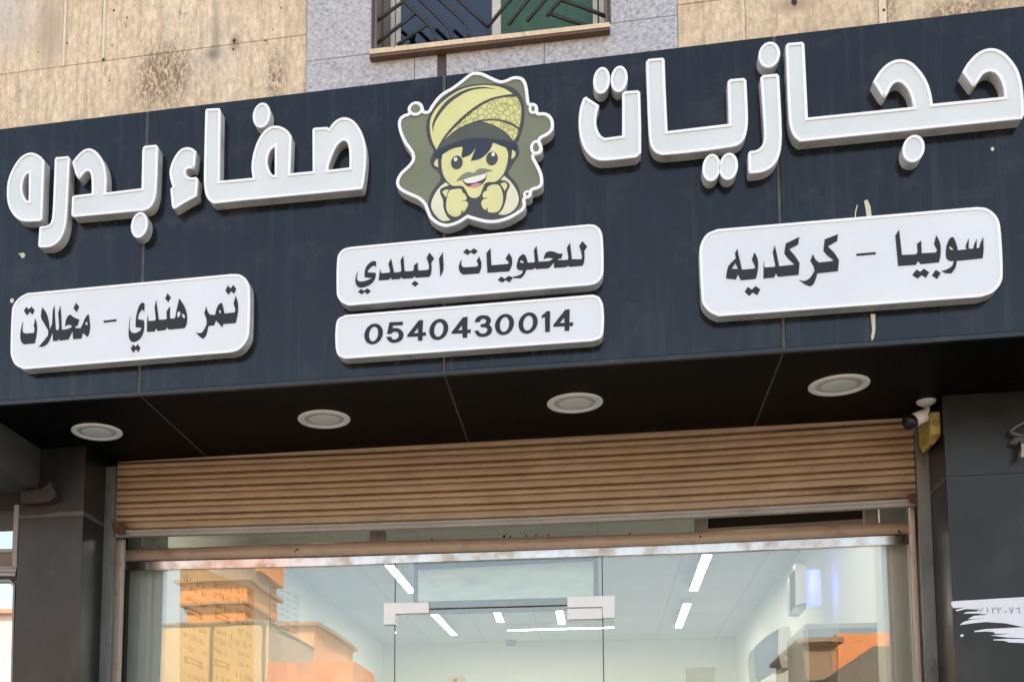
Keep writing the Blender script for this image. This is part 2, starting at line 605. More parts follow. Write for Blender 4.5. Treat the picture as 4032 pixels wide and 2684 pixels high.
M_CCTV = mat("off_white_plastic", (0.66, 0.63, 0.60), 0.4, var=0.05)
M_BLACK = mat("black_plastic", (0.012, 0.012, 0.012), 0.4)
M_BROWNDUST = mat("dark_dust", (0.05, 0.035, 0.025), 0.9, var=0.3)
M_PAPER = mat("torn_white_paper", (0.82, 0.82, 0.85), 0.7, var=0.03, scale=10)
M_PAINTDRIP = mat("cream_paint", (0.60, 0.58, 0.40), 0.5)
M_IWALL = mat("interior_wall_paint", (0.72, 0.73, 0.70), 0.7, var=0.03, scale=1.5)
M_IBACK = mat("interior_back_wall_paint", (0.70, 0.71, 0.64), 0.7, var=0.03, scale=1.5)
M_TUBE = emit("lit_led_tube", (0.95, 0.99, 1.0), 7.5)
M_UV = emit("lit_blue_tube", (0.04, 0.08, 1.0), 0.55)
M_POSTER = mat("tan_poster", (0.46, 0.31, 0.165), 0.5, var=0.05)
M_POSTERW = mat("pale_poster", (0.60, 0.62, 0.58), 0.6, var=0.04)
M_BROWNINK = mat("brown_ink", (0.16, 0.10, 0.05), 0.6)
M_GREYINK = mat("grey_ink", (0.32, 0.34, 0.33), 0.6)
M_FRIDGE = mat("grey_cabinet", (0.40, 0.41, 0.39), 0.4, var=0.06)
M_FRIDGED = mat("dark_grey_cabinet_frame", (0.10, 0.105, 0.10), 0.4)
M_NOTICE = mat("yellow_paper", (0.45, 0.38, 0.16), 0.7, var=0.1, scale=30)
M_PEACH = mat("peach_plastic", (0.70, 0.40, 0.22), 0.5)
M_PALEGREEN = mat("pale_green_panel", (0.66, 0.80, 0.68), 0.5, var=0.10, scale=5, sc=(1, 1, 3), grime=(0.46, 0.48, 0.38), gscale=6, gsc=(0.5, 1, 2), glo=0.5, ghi=0.8)
M_PGFRAME = mat("grey_box_frame", (0.065, 0.058, 0.050), 0.5, 0.3, 0.0, var=0.2, scale=9)
M_ORANGE = mat("orange_render", (0.76, 0.29, 0.10), 0.8, var=0.06, scale=0.5)
M_PEACHR = mat("peach_render", (0.80, 0.31, 0.14), 0.8, var=0.06, scale=0.5)
M_DEEPOR = mat("deep_orange_render", (0.80, 0.17, 0.012), 0.7, var=0.3, scale=3, grime=(0.30, 0.07, 0.02), gscale=2.2, gsc=(1, 1, 0.6), glo=0.5, ghi=0.62)
M_BRICK = mat("brown_render", (0.27, 0.19, 0.14), 0.8, var=0.15, scale=0.8)
M_GREYB = mat("grey_render", (0.16, 0.155, 0.145), 0.8, var=0.1)
M_LEDGE = mat("weathered_ledge", (0.36, 0.20, 0.12), 0.8, var=0.2, scale=1)
M_PALEB = mat("pale_render", (0.55, 0.50, 0.42), 0.8, var=0.08, scale=0.4)
M_PINKB = mat("pale_pink_render", (0.66, 0.50, 0.44), 0.8, var=0.08, scale=0.4)
M_TANB = mat("tan_render", (0.62, 0.44, 0.24), 0.8, var=0.12, scale=0.9)
M_MAUVE = mat("mauve_brick", (0.40, 0.27, 0.24), 0.8, var=0.3, scale=6, sc=(1, 1, 2.5))
M_DKWIN = mat("dark_window", (0.03, 0.035, 0.04), 0.15)
M_ASPHALT = mat("dusty_road", (0.12, 0.112, 0.102), 0.9, var=0.2, scale=8)
M_PAVE = mat("concrete_pavement", (0.30, 0.285, 0.26), 0.85, var=0.12, scale=4)
M_NFRAME = mat("brown_aluminium", (0.15, 0.095, 0.07), 0.4, var=0.12)
M_NGREY = mat("grey_beige_metal", (0.30, 0.28, 0.26), 0.4, var=0.1)
M_BLOCK = mat("grey_plaster", (0.055, 0.055, 0.052), 0.8, var=0.15, scale=4)
M_FOAM = mat("brown_foam", (0.045, 0.032, 0.024), 0.9, var=0.35, scale=20)

ZS = 3.3146           # soffit height
YW = 0.35             # face of the wall above the sign
YP = 0.62             # pillar fronts
YG = 1.15             # shop glass
XL, XR = -2.419, 1.417
ZF = 4.589            # top of the sign fascia

M_MORTAR2 = mat("old_mortar", (0.56, 0.43, 0.30), 0.8)
M_MORTAR = mat("pale_mortar", (0.76, 0.63, 0.47), 0.8, var=0.08, scale=20, grime=(0.36, 0.29, 0.22), gscale=12, glo=0.62, ghi=0.72)

# ------------------------------------------------------------------ ground
structure("ground", MB().add([(-400, -400, 0), (400, -400, 0), (400, 400, 0), (-400, 400, 0)], [(0, 1, 2, 3)]), M_ASPHALT)
structure("pavement", MB().box(-30, 30, -2.6, 0.61, 0.0, 0.13), M_PAVE)

# ------------------------------------------------------------------ shop building: wall above the sign, window
A1, A2, A3 = (0, 560, 2099 / 589), (480, 380, 1924 / 589), (950, 380, 1924 / 589)
B4, B5, B6 = (2250, 220, 1710 / 589), (2700, 140, 1539 / 589), (3050, 140, 2356 / 982)
C3, C4, C5 = (1310, 860, 2356 / 590), (1800, 860, 2356 / 590), (1310, 1140, 2356 / 1090)
C6, C7 = (20, 1060, 2016 / 540), (480, 1060, 2016 / 540)
D1, D2 = (2740, 860, 2188 / 600), (3300, 760, 1838 / 680)
E3, E4 = (1400, 1180, 2356 / 480), (1840, 1160, 2356 / 480)
F1, F2 = (1540, 270, 2352 / 660), (1540, 620, 2356 / 660)
G5 = (1440, 2180, 2356 / 1060)
R2 = (1300, 0, 2356 / 1500)        # window crop
R6 = (2600, 1300, 1622 / 1432)
V1, V2 = (3500, 1500, 1390 / 532), (3500, 2084, 1390 / 532)
V3, V4 = (0, 1900, 2.0), (0, 1560, 1568 / 600)

bld = thing("shop_building", (-0.5, YW, 0), "stone clad building front above the sign, beige slabs beside a grey granite window surround", "building")
MB().box(-14, XL - 1.6, 1.25, 9.5, 0, 9.2).box(2.9, 14, 1.25, 9.5, 0, 9.2).box(-14, 14, 8.6, 9.5, 0, 9.2).build("wall", M_PALEB, bld)
MB().box(-14, 14, 0.72, 9.5, 9.201, 9.4).build("roof", M_PALEB, bld)


def wx(x, y=150):
    return onY(x, y, YW).x


gx0, gx1 = wx(1207), wx(2668, 60)
ox0, ox1 = wx(1464, 100), wx(2403, 60)
sill_l, sill_r = onY(1454, 210, YW), onY(2402, 104, YW)
zs_sill = (sill_l.z + sill_r.z) / 2
zj = onY(660, 208, YW).z
st = MB()
J = 0.0008


def slabs(xs, z0, z1):
    for a, b in zip(xs[:-1], xs[1:]):
        st.bbox(a + J, b - J, YW + random.uniform(-0.001, 0.001), YW + 0.03, z0 + J, z1 - J, 0.0015)


xl = [-14, -9, -6.5, -4.6, wx(-420), gx0]
slabs(xl, 4.2, zj)
slabs([-14, -8.2, -5.6, -3.9, wx(-500), wx(253) - 0.009], zj, zj + 1.2)
slabs([wx(253) + 0.009, wx(408) - 0.009], zj, zj + 1.2)
slabs([wx(408) + 0.009, gx0], zj, zj + 1.2)
slabs(xl, zj + 1.2, 9.2)
st.build("stone_cladding", M_STONE, bld)
st = MB()
xr = [gx1, wx(2935, 60), wx(3475, 30) - 0.016]
slabs(xr, 4.2, 5.02)
slabs([wx(3475, 30) + 0.016, wx(4250, 0), 3.2, 5, 8, 14], 4.2, 5.02)
slabs([gx1, wx(3190, 30), wx(3800, 10), 2.6, 4, 7, 14], 5.02, 6.2)
slabs([gx1, 2.6, 5, 8, 14], 6.2, 9.2)
for xx, hw, za_, zb_ in ((wx(253), 0.008, zj, zj + 1.2), (wx(408), 0.008, zj, zj + 1.2), (wx(3475, 30), 0.015, 4.2, 5.02)):
    MB().bbox(xx - hw, xx + hw, YW - 0.0015, YW + 0.029, za_ + J, zb_ - J, 0.0015).build("repaired_joint", M_MORTAR, bld)
st.build("stone_cladding", M_STONE, bld)
MB().box(-14, ox0 - 0.02, YW + 0.031, 0.72, 4.2, 9.2).box(ox1 + 0.02, 14, YW + 0.031, 0.72, 4.2, 9.2).box(ox0 - 0.019, ox1 + 0.019, YW + 0.031, 0.72, 4.2, zs_sill - 0.04).box(ox0 - 0.019, ox1 + 0.019, YW + 0.031, 0.72, 6.9, 9.2).build("backing_wall", M_MORTAR2, bld)
gr = MB()
ds0, ds1 = onY(1723, 250, YW).x, onY(1757, 250, YW).x
zg = onY(1250, 238, YW).z
gm = [wx(1632, 280), ds0]


def gslab(a, b, z0, z1):
    gr.bbox(a + 0.0012, b - 0.0012, YW - 0.001, YW + 0.03, z0 + 0.0012, z1 - 0.0012, 0.001)


gslab(gx0, gm[0], 4.2, zg)
gslab(gm[0], gm[1], 4.2, zg)
gslab(ds1, wx(2143, 200), 4.2, zg)
gslab(wx(2143, 200), gx1, 4.2, zg)
gslab(gx0, ox0, zg, 5.6)
gslab(ox1, gx1, zg, 5.6)
gslab(ox0, ds0, zg, zs_sill - 0.02)
gslab(ds1, ox1, zg, zs_sill - 0.02)
gslab(gx0, ox0, 5.6, 6.9)
gslab(ox1, gx1, 5.6, 6.9)
gslab(gx0, gx1, 6.9, 9.2)
gr.build("granite_surround", M_GRANITE, bld)
MB().box(ds0 + 0.001, ds1 - 0.001, YW + 0.003, YW + 0.028, 4.2, zs_sill - 0.02).build("brown_strip", M_BROWN, bld)
# drilled holes and pits in the stone
for hx, hy, hr in ((448, 42, 5), (265, 171, 4), (407, 235, 7), (922, 160, 8), (918, 195, 5), (1046, 160, 5), (1107, 32, 4), (500, 70, 4), (150, 205, 3), (80, 358, 3), (1073, 118, 3), (3127, 8, 12), (3480, 40, 5), (432, 318, 3), (796, 88, 3)):
    c = onY(hx, hy, YW - 0.0035)
    r = hr / FPX * 4.85
    MB().add([(c.x + r * math.cos(k * math.pi / 5) * random.uniform(.8, 1.1), c.y, c.z + 1.3 * r * math.sin(k * math.pi / 5) * random.uniform(.8, 1.1)) for k in range(10)], [tuple(range(10))]).build("drill_hole", M_DARKGAP, bld)
# window
win = MB()
zt = 6.88
win.prism([[Vector(p) for p in ((ox0, zs_sill), (ox0 + 0.012, zs_sill), (ox0 + 0.012, zt - 0.012), (ox1 - 0.012, zt - 0.012), (ox1 - 0.012, zs_sill), (ox1, zs_sill), (ox1, zt), (ox0, zt))]], YW - 0.006, YW + 0.03)
wo_ = win.build("window", M_BROWN, bld)
MB().box(ox0 + 0.013, ox0 + 0.02, YW, 0.5, zs_sill, zt).box(ox1 - 0.02, ox1 - 0.013, YW, 0.5, zs_sill, zt).box(ox0 + 0.02, ox1 - 0.02, YW + 0.01, 0.5, zt, zt + 0.02).build("reveal", M_REVEAL, wo_)
YF = 0.50
fx = [onY(R2[0] + v / R2[2], 60, YF).x for v in (372, 432, 1000, 1055, 1625, 1655)]
fr = MB()
fr.box(ox0 + 0.021, fx[0] - 0.002, YF + 0.01, YF + 0.05, zs_sill, zt)
fr.build("side_panel", M_REVEAL, wo_)
fr = MB()
fr.bbox(fx[0], (fx[0] + fx[1]) / 2 - 0.003, YF, YF + 0.05, zs_sill, zt).bbox((fx[0] + fx[1]) / 2, fx[1], YF + 0.012, YF + 0.05, zs_sill, zt)
fr.bbox(fx[2], fx[3], YF, YF + 0.05, zs_sill, zt).bbox(fx[4], fx[5], YF, YF + 0.05, zs_sill, zt)
fr.bbox(fx[5] + 0.006, ox1 - 0.021, YF - 0.02, YF + 0.05, zs_sill, zt).box(fx[1], fx[2], YF + 0.02, YF + 0.05, 5.0 - 0.55, zs_sill + 0.035).box(fx[3], fx[4], YF + 0.02, YF + 0.05, 4.45, zs_sill + 0.035)
fr.build("frame", M_WINFR, wo_)
MB().box(fx[1] + 0.001, fx[2] - 0.001, YF + 0.03, YF + 0.036, zs_sill + 0.036, zt).build("pane", M_GLASS2, wo_)
MB().box(fx[3] + 0.001, fx[4] - 0.001, YF + 0.03, YF + 0.036, zs_sill + 0.036, zt).build("pane", M_GLASSG, wo_)


def folds(x0, x1, y, amp, z0, z1):
    n = 90
    vs = []
    for i in range(n + 1):
        x = x0 + (x1 - x0) * i / n
        yy = y + amp * math.sin(x * 46 + 1.3 * math.sin(x * 9)) + 0.5 * amp * math.sin(x * 21)
        vs += [(x, yy, z0), (x, yy, z1)]
    return MB().add(vs, [(2 * i, 2 * i + 2, 2 * i + 3, 2 * i + 1) for i in range(n)])


folds(fx[1] - 0.3, fx[3] - 0.03, 0.72, 0.030, 4.0, 6.95).build("curtain", M_CURTAIN, wo_, True)
folds(fx[3] - 0.028, fx[5] + 0.3, 0.66, 0.022, 4.0, 6.95).build("curtain", M_GREENC, wo_, True)
# sill
sp = T(R2, [(242, 305), (1728, 138), (1732, 165), (243, 335)])
so = slab(sp, YW - 0.045, 0.05).add([], [])
so.box(ox0 - 0.015, ox1 + 0.012, YW + 0.0055, YF + 0.049, zs_sill - 0.018, zs_sill - 0.001)
sill = so.build("sill", M_SILL, wo_)
slab(T(R2, [(243, 336), (1732, 166), (1730, 184), (243, 356)]), YW - 0.040, 0.039).build("drip_edge", M_SILLB, wo_)
# grille
gb = MB()
YGR = YW + 0.035


def bar(pts, r=0.0085):
    q = [onY(*T(R2, [p])[0], YGR) for p in pts]
    gb.tube(q, r, 8)


bar([(262, 152), (350, 86), (448, 14), (460, -40)])
bar([(262, 290), (390, 190), (525, 85)])
bar([(415, 280), (500, 220), (608, 148)])
bar([(652, 262), (648, 225), (635, 185), (600, 145), (525, 75), (455, 8), (380, -60)])
bar([(755, 252), (750, 215), (735, 180), (690, 130), (620, 60), (550, -5), (480, -70)])
bar([(860, 240), (855, 195), (845, 155), (800, 110), (740, 55), (675, -5), (600, -75)])
bar([(972, 165), (880, 80), (795, 0), (720, -70)])
bar([(978, 165), (1050, 75), (1115, 0), (1170, -70)])
bar([(1105, 155), (1160, 80), (1225, 0), (1280, -70)])
bar([(1220, 132), (1270, 70), (1335, -5), (1390, -70)])
bar([(1340, 100), (1385, 45), (1430, 0), (1480, -60)])
bar([(1420, -2), (1560, 45), (1725, 112)])
bar([(1350, 82), (1460, 122), (1590, 162)])
bar([(975, 165), (976, 232)], 0.006)
bar([(262, -60), (262, 300)], 0.006)
bar([(1728, -60), (1726, 150)], 0.006)
gb.build("grille", M_GRILLE, wo_, True)

# ------------------------------------------------------------------ sign fascia
fas = thing("sign_fascia", (-0.5, 0, ZS), "long dark navy composite sign board with blackish underside over the shop entrance", "signboard")
FX0, FX1 = -5.2, 3.2
sx = [onY(577, 441, 0).x, onY(1750, 300, 0).x, onY(3050, 152, 0).x]
sxb = [onY(549, 1540, 0).x, onY(1747, 1457, 0).x, onY(3086, 1369, 0).x]
sm_ = [(a + b) / 2 for a, b in zip(sx, sxb)]
edges = [FX0, sm_[0] - 1.27] + sm_ + [sm_[2] + 1.27, FX1]
SG = 0.006
for i in range(len(edges) - 1):
    MB().bbox(edges[i] + SG, edges[i + 1] - SG, 0.0, 0.02, ZS + 0.012, ZF, 0.002).build("front_panel", M_FASCIA, fas)
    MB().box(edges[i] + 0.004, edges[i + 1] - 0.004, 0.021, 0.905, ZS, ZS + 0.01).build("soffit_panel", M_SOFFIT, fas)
for e in edges[1:-1]:
    MB().box(e - SG + 0.0005, e + SG - 0.0005, 0.003, 0.019, ZS + 0.013, ZF - 0.001).build("joint_strip", M_SEAM, fas)
    MB().box(e - 0.0035, e + 0.0035, 0.03, 0.90, ZS - 0.0005, ZS + 0.009).build("joint_strip", M_SEAM, fas)
MB().box(FX0, FX1, -0.001, 0.0195, ZS - 0.006, ZS + 0.0115).build("bottom_edge", M_BLACKREV, fas)
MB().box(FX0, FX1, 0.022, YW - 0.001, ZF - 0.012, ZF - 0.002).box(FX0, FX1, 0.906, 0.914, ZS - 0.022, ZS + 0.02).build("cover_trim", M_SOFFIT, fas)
for px in ([(3428, 1236), (3446, 1236), (3447, 1300), (3441, 1330), (3433, 1342), (3430, 1325), (3434, 1300)],
           [(3402, 790), (3416, 786), (3428, 815), (3432, 850), (3412, 853), (3408, 820)],
           [(3374, 808), (3378, 806), (3371, 835), (3370, 858), (3365, 858), (3367, 830)]):
    q = to_plane(px, -0.0012)
    MB().fill([q], -0.0012).build("paint_drip", M_PAINTDRIP, fas)
for cx, cy, r in ((90, 1005, 9), (47, 1183, 8), (3908, 587, 7), (78, 1000, 4)):
    q = to_plane(ell(cx, cy, r, r * 1.2, n=9), -0.0012)
    MB().fill([q], -0.0012).build("paint_speck", M_PAINTDRIP, fas)

# ------------------------------------------------------------------ raised letters
TH = 0.056


def channel(root, name, groups, yf, yb, rimw, lip=0.005, facem=None, names=("return", "rim", "face")):
    """box letter: side return, white trim cap and recessed face, per outline group"""
    facem = facem or M_FACE
    for grp in groups:
        outer = to_plane(flat(grp[0]), yf, True)
        holes = [to_plane(flat(h), yf, False) for h in grp[1:]]
        cs = [outer] + holes
        ins = [offset(c, rimw) for c in cs]
        a = MB()
        for c in cs:
            a.walls(c, yf + 0.006, yb)
        b = MB()
        for c, i_ in zip(cs, ins):
            ed = offset(c, 0.0012)
            b.ring(c, ed, yf + 0.0008) if False else None
            b.walls(c, yf + 0.001, yf + 0.0062)
            b.ring(c, ed, yf + 0.0005)
            b.ring(ed, i_, yf)
            b.walls(list(reversed(i_)), yf, yf + lip)
        f = MB().fill(ins, yf + lip)
        pr = a.build(name, M_SIDE, root) if name else root
        if name:
            b.build(names[1], M_RIM, pr)
            f.build(names[2], facem, pr)
        else:
            a.build(names[0], M_SIDE, root)
            b.build(names[1], M_RIM, root)
            f.build(names[2], facem, root)


RW = 0.0108
LG = "raised white letters of the shop name"


def letter(label, groups, dots=()):
    c = onY(*groups[0][0][0][:2], -TH)
    r = thing("sign_letter", (c.x, 0, c.z), label, "sign letter", LG)
    channel(r, None, groups, -TH, -0.0005, RW)
    for d in dots:
        channel(r, "dot", [[d]], -TH, -0.0005, RW * 0.95)
    return r


HEH = T(A1, [(592, 1078), (562, 1105), (350, 1110, 1), (262, 1085, 1), (180, 1010, 1), (112, 870, 1), (95, 690, 1), (115, 520, 1), (190, 345, 1), (300, 200, 1), (430, 145, 1), (550, 185, 1), (622, 255)])
HEH_H = T(A1, [(405, 435), (400, 820), (372, 812, 1), (328, 740, 1), (312, 640, 1), (330, 520, 1), (368, 452, 1)])
letter("white raised letter ه, closed loop at the far left end of the sign", [[HEH, HEH_H]])
REH = T(A1, [(785, 212), (955, 195), (980, 222), (965, 500), (948, 870), (925, 1150, 1), (875, 1310, 1), (795, 1415, 1), (690, 1468, 1), (555, 1475), (535, 1450), (552, 1195), (575, 1178), (655, 1170, 1), (712, 1120, 1), (735, 1000, 1), (755, 600), (768, 240)])
letter("white raised letter ر without a dot, tail dropping lowest beside the closed loop letter", [[REH]])
BD = T(A1, [(1010, 772), (1035, 748), (1285, 718), (1285, 560, 1), (1270, 440, 1), (1235, 403, 1), (1180, 430, 1), (1120, 505, 1), (1095, 515), (1060, 450), (1015, 290), (1018, 270), (1090, 180, 1), (1180, 105, 1), (1265, 88, 1), (1350, 130, 1), (1430, 230, 1), (1475, 350, 1), (1495, 500, 1), (1488, 706), (1985, 645)]) + \
    T(A2, [(262, 700), (272, 655), (292, 635), (440, 620), (466, 650), (445, 1200, 1), (420, 1330, 1), (370, 1420, 1), (295, 1462, 1)]) + \
    T(A1, [(1900, 968), (1030, 1050), (1000, 1022)])
letter("white raised joined letters بد with one dot below, between the low tailed letter and the hamza", [[BD]], [T(A1, ell(1955, 1160, 119, 180, 0.08))])
HMZ = T(A2, [(955, 705), (938, 885), (915, 928), (875, 925, 1), (835, 935, 1), (820, 980, 1), (842, 1022, 1), (890, 1040, 1), (955, 1035), (980, 1060), (962, 1280), (800, 1370, 1), (690, 1440), (655, 1440), (640, 1400), (622, 1190), (652, 1158), (625, 1080, 1), (612, 975, 1), (630, 880, 1), (680, 770, 1), (755, 680, 1), (840, 652, 1), (905, 668, 1)])
letter("small white raised hamza letter ء with a wavy left edge", [[HMZ]])
SF = T(A2, [(1060, 700), (1072, 185), (1092, 158), (1252, 150), (1270, 178), (1258, 1085), (1680, 1045)]) + \
    T(A3, [(130, 920, 1), (150, 750, 1), (205, 580, 1), (280, 460, 1), (355, 398, 1), (430, 375, 1), (530, 395, 1), (605, 448, 1), (648, 510), (630, 988), (918, 960), (915, 425), (938, 402), (1108, 392), (1130, 408), (1180, 340, 1), (1260, 282, 1), (1350, 270, 1), (1440, 310, 1), (1530, 420, 1), (1585, 560, 1), (1607, 720, 1), (1600, 900, 1), (1575, 1110, 1), (1558, 1172), (1540, 1192), (0, 1338)]) + \
    T(A2, [(1180, 1378), (1110, 1325, 1), (1070, 1240, 1), (1055, 1080, 1)])
SF_H1 = T(A3, [(430, 648), (430, 1008), (395, 1000, 1), (355, 930, 1), (337, 840, 1), (350, 750, 1), (385, 680, 1)])
SF_H2 = T(A3, [(1390, 912), (1120, 945), (1125, 890, 1), (1160, 780, 1), (1210, 670, 1), (1260, 600, 1), (1325, 567, 1), (1370, 610, 1), (1388, 720, 1)])
letter("white raised joined letters صفا with two openings and one dot above, just left of the emblem", [[SF, SF_H1, SF_H2]], [T(A3, ell(261, 241, 114, 161, 0.06))])
TEH = T(B4, [(130, 492), (165, 466), (318, 566), (292, 660, 1), (284, 760, 1), (303, 850, 1), (342, 915, 1), (385, 938), (580, 912), (580, 432), (608, 406), (765, 394), (787, 420), (797, 800), (797, 1108), (740, 1160), (350, 1197, 1), (240, 1162, 1), (150, 1065, 1), (98, 920, 1), (82, 760, 1), (95, 610, 1)])
letter("white raised cup shaped letter ت with two dots above, just right of the emblem", [[TEH]], [T(B4, ell(345, 280, 97, 152, 0.04)), T(B4, ell(546, 264, 98, 150, 0.04))])
YA = T(B4, [(852, 70), (882, 36), (1045, 22), (1066, 45), (1078, 400), (1100, 860)]) + T(B5, [(443, 908), (430, 475), (455, 450), (600, 437), (625, 462), (640, 850, 1), (628, 990, 1), (588, 1085, 1), (500, 1140, 1)]) + \
    T(B4, [(1060, 1132, 1), (965, 1105, 1), (908, 1030, 1), (885, 900, 1), (870, 600, 1)])
letter("white raised joined letters يا, wide U shape with two dots below", [[YA]], [T(B5, ell(265, 1358, 94, 140, 0.03)), T(B5, ell(441, 1345, 98, 139, 0.03))])
ZAY = T(B5, [(768, 435), (795, 408), (940, 393), (962, 415), (985, 850), (988, 1080, 1), (965, 1230, 1), (900, 1340, 1), (800, 1400, 1), (662, 1420), (645, 1390), (642, 1210), (665, 1188), (740, 1172, 1), (792, 1115, 1), (805, 1030, 1), (800, 900)])
letter("white raised letter ز with one dot above it, hooked tail to the left", [[ZAY]], [T(B5, ell(860, 198, 112, 133, 0.03))])
HJA = T(B6, [(103, 98), (126, 72), (262, 60), (282, 82), (315, 775), (1310, 674), (1292, 590, 1), (1255, 505, 1), (1205, 452, 1), (1160, 440, 1), (1110, 470, 1), (1062, 560, 1), (1040, 582), (1015, 568), (930, 435), (990, 340, 1), (1075, 260, 1), (1180, 225, 1), (1285, 248, 1), (1370, 325, 1), (1440, 430, 1), (1480, 550, 1), (1495, 645), (2170, 578), (2160, 490, 1), (2130, 410, 1), (2085, 355, 1), (2030, 340, 1), (1975, 362, 1), (1930, 420, 1), (1892, 478), (1868, 475), (1772, 345), (1832, 250, 1), (1925, 160, 1), (2040, 120, 1), (2150, 150, 1), (2245, 240, 1), (2310, 350, 1), (2345, 500, 1), (2360, 740), (2340, 787), (240, 1002), (185, 955, 1), (145, 860, 1), (130, 720, 1)])
letter("white raised joined letters حجا, longest and rightmost of the sign with one dot below", [[HJA]], [T(B6, ell(1313, 1067, 106, 129, 0.05))])

# ------------------------------------------------------------------ flat box signs with dark lettering
PTH = 0.058
PG = "white box signs with rounded corners"


def plate(label, outline, words):
    c = onY(*outline[0][:2], -PTH)
    r = thing("box_sign", (c.x, 0, c.z), label, "sign", PG)
    channel(r, None, [[outline]], -PTH, -0.0005, 0.0105, 0.003, M_PLATE)
    yf = -PTH + 0.003
    for word in words:
        m = MB()
        for grp in word:
            polys = [to_plane(flat(grp[0], 5), yf - 0.0022, True)] + [to_plane(flat(h, 5), yf - 0.0022, False) for h in grp[1:]]
            m.prism(polys, yf - 0.0022, yf + 0.001)
        m.build("lettering", M_INK, r)
    return r


w_bldy = [[T(C3, p)] for p in (
    [(398, 825), (380, 920, 1), (385, 965, 1), (430, 990, 1), (530, 975, 1), (620, 935), (500, 920), (505, 820, 1), (540, 740, 1), (600, 685, 1), (655, 668, 1), (683, 685), (680, 770), (655, 738, 1), (600, 765, 1), (545, 830), (560, 850), (668, 850), (678, 880, 1), (660, 950, 1), (610, 1020, 1), (530, 1065, 1), (440, 1085, 1), (385, 1060, 1), (358, 1000, 1), (362, 920, 1)],
    [(398, 1152), (445, 1105), (490, 1136), (545, 1098), (597, 1138), (550, 1187), (500, 1152), (455, 1190)],
    [(752, 795), (755, 845), (770, 862), (890, 850), (905, 830), (875, 710), (917, 630), (925, 660), (965, 850), (1060, 840), (1080, 820), (1065, 660), (1110, 580), (1132, 830), (1255, 825), (1275, 800), (1275, 740), (1337, 690), (1340, 800), (1357, 818), (1490, 808), (1515, 790), (1510, 720), (1475, 620), (1520, 535), (1595, 628), (1550, 690), (1555, 800), (1545, 870), (1520, 915), (1310, 930), (1280, 902), (1262, 935), (1100, 945), (1078, 917), (1055, 948), (930, 958), (910, 925), (885, 960), (722, 972), (735, 860)],
    [(1237, 1025), (1290, 978), (1350, 1020), (1300, 1068)],
    [(1730, 530), (1742, 740, 1), (1732, 830, 1), (1690, 912), (1685, 800), (1670, 630)])]
w_hlw = [[T(C4, p[0])] + [T(C4, h) for h in p[1:]] for p in (
    [[(70, 640), (66, 720, 1), (85, 755, 1), (115, 768), (310, 755), (330, 735), (325, 700), (305, 670), (345, 595), (382, 690), (378, 780), (345, 862), (90, 880), (45, 840, 1), (25, 770, 1), (40, 700, 1)]],
    [[(95, 530), (150, 475), (208, 512), (262, 468), (322, 510), (270, 563), (213, 528), (165, 573)]],
    [[(460, 545), (525, 465), (537, 735), (800, 715), (815, 690), (762, 628), (815, 545), (855, 610, 1), (865, 690, 1), (850, 760, 1), (815, 828), (475, 852)]],
    [[(640, 965), (692, 910), (750, 948), (805, 902), (865, 918), (870, 940), (825, 1000), (760, 965), (710, 1005)]],
    [[(1035, 562, 1), (975, 610, 1), (945, 690, 1), (938, 770, 1), (965, 805, 1), (1035, 812), (1015, 865, 1), (960, 895, 1), (872, 918), (872, 932), (1000, 938), (1055, 880, 1), (1085, 805), (1195, 798), (1220, 770), (1245, 795), (1440, 780), (1522, 690), (1524, 775), (1720, 760), (1745, 735), (1765, 758), (1970, 742), (1995, 690), (2005, 600), (1998, 510), (2045, 440), (1968, 355), (1918, 435), (1945, 500), (1965, 600), (1955, 640), (1805, 640), (1775, 380), (1725, 460), (1748, 600), (1740, 650), (1575, 655), (1600, 630), (1635, 630), (1660, 550), (1590, 550, 1), (1530, 525, 1), (1460, 515, 1), (1400, 535, 1), (1375, 580, 1), (1358, 635), (1430, 617, 1), (1490, 622, 1), (1508, 640), (1440, 670), (1280, 680), (1248, 425), (1205, 505), (1222, 670), (1210, 688), (1110, 695), (1090, 620, 1), (1065, 575, 1)],
     [(1005, 655, 1), (1040, 675, 1), (1042, 700, 1), (1010, 695, 1), (985, 680, 1)]])]
plate("white box sign directly under the emblem reading للحلويات البلدي",
      T(C3, [(250, 1368), (150, 1322, 1), (85, 1250, 1), (62, 1170, 1), (72, 620, 1), (120, 520, 1), (190, 470, 1), (300, 445)]) + T(C4, [(2060, 92), (2170, 105, 1), (2255, 180, 1), (2290, 310, 1), (2302, 820, 1), (2270, 930, 1), (2190, 1015, 1), (2080, 1048)]),
      [w_bldy, w_hlw])


def zero(cr, cx, cy, rx, ry, ix, iy):
    return [T(cr, ell(cx, cy, rx, ry, 0.08)), T(cr, ell(cx, cy, ix, iy, 0.08))]


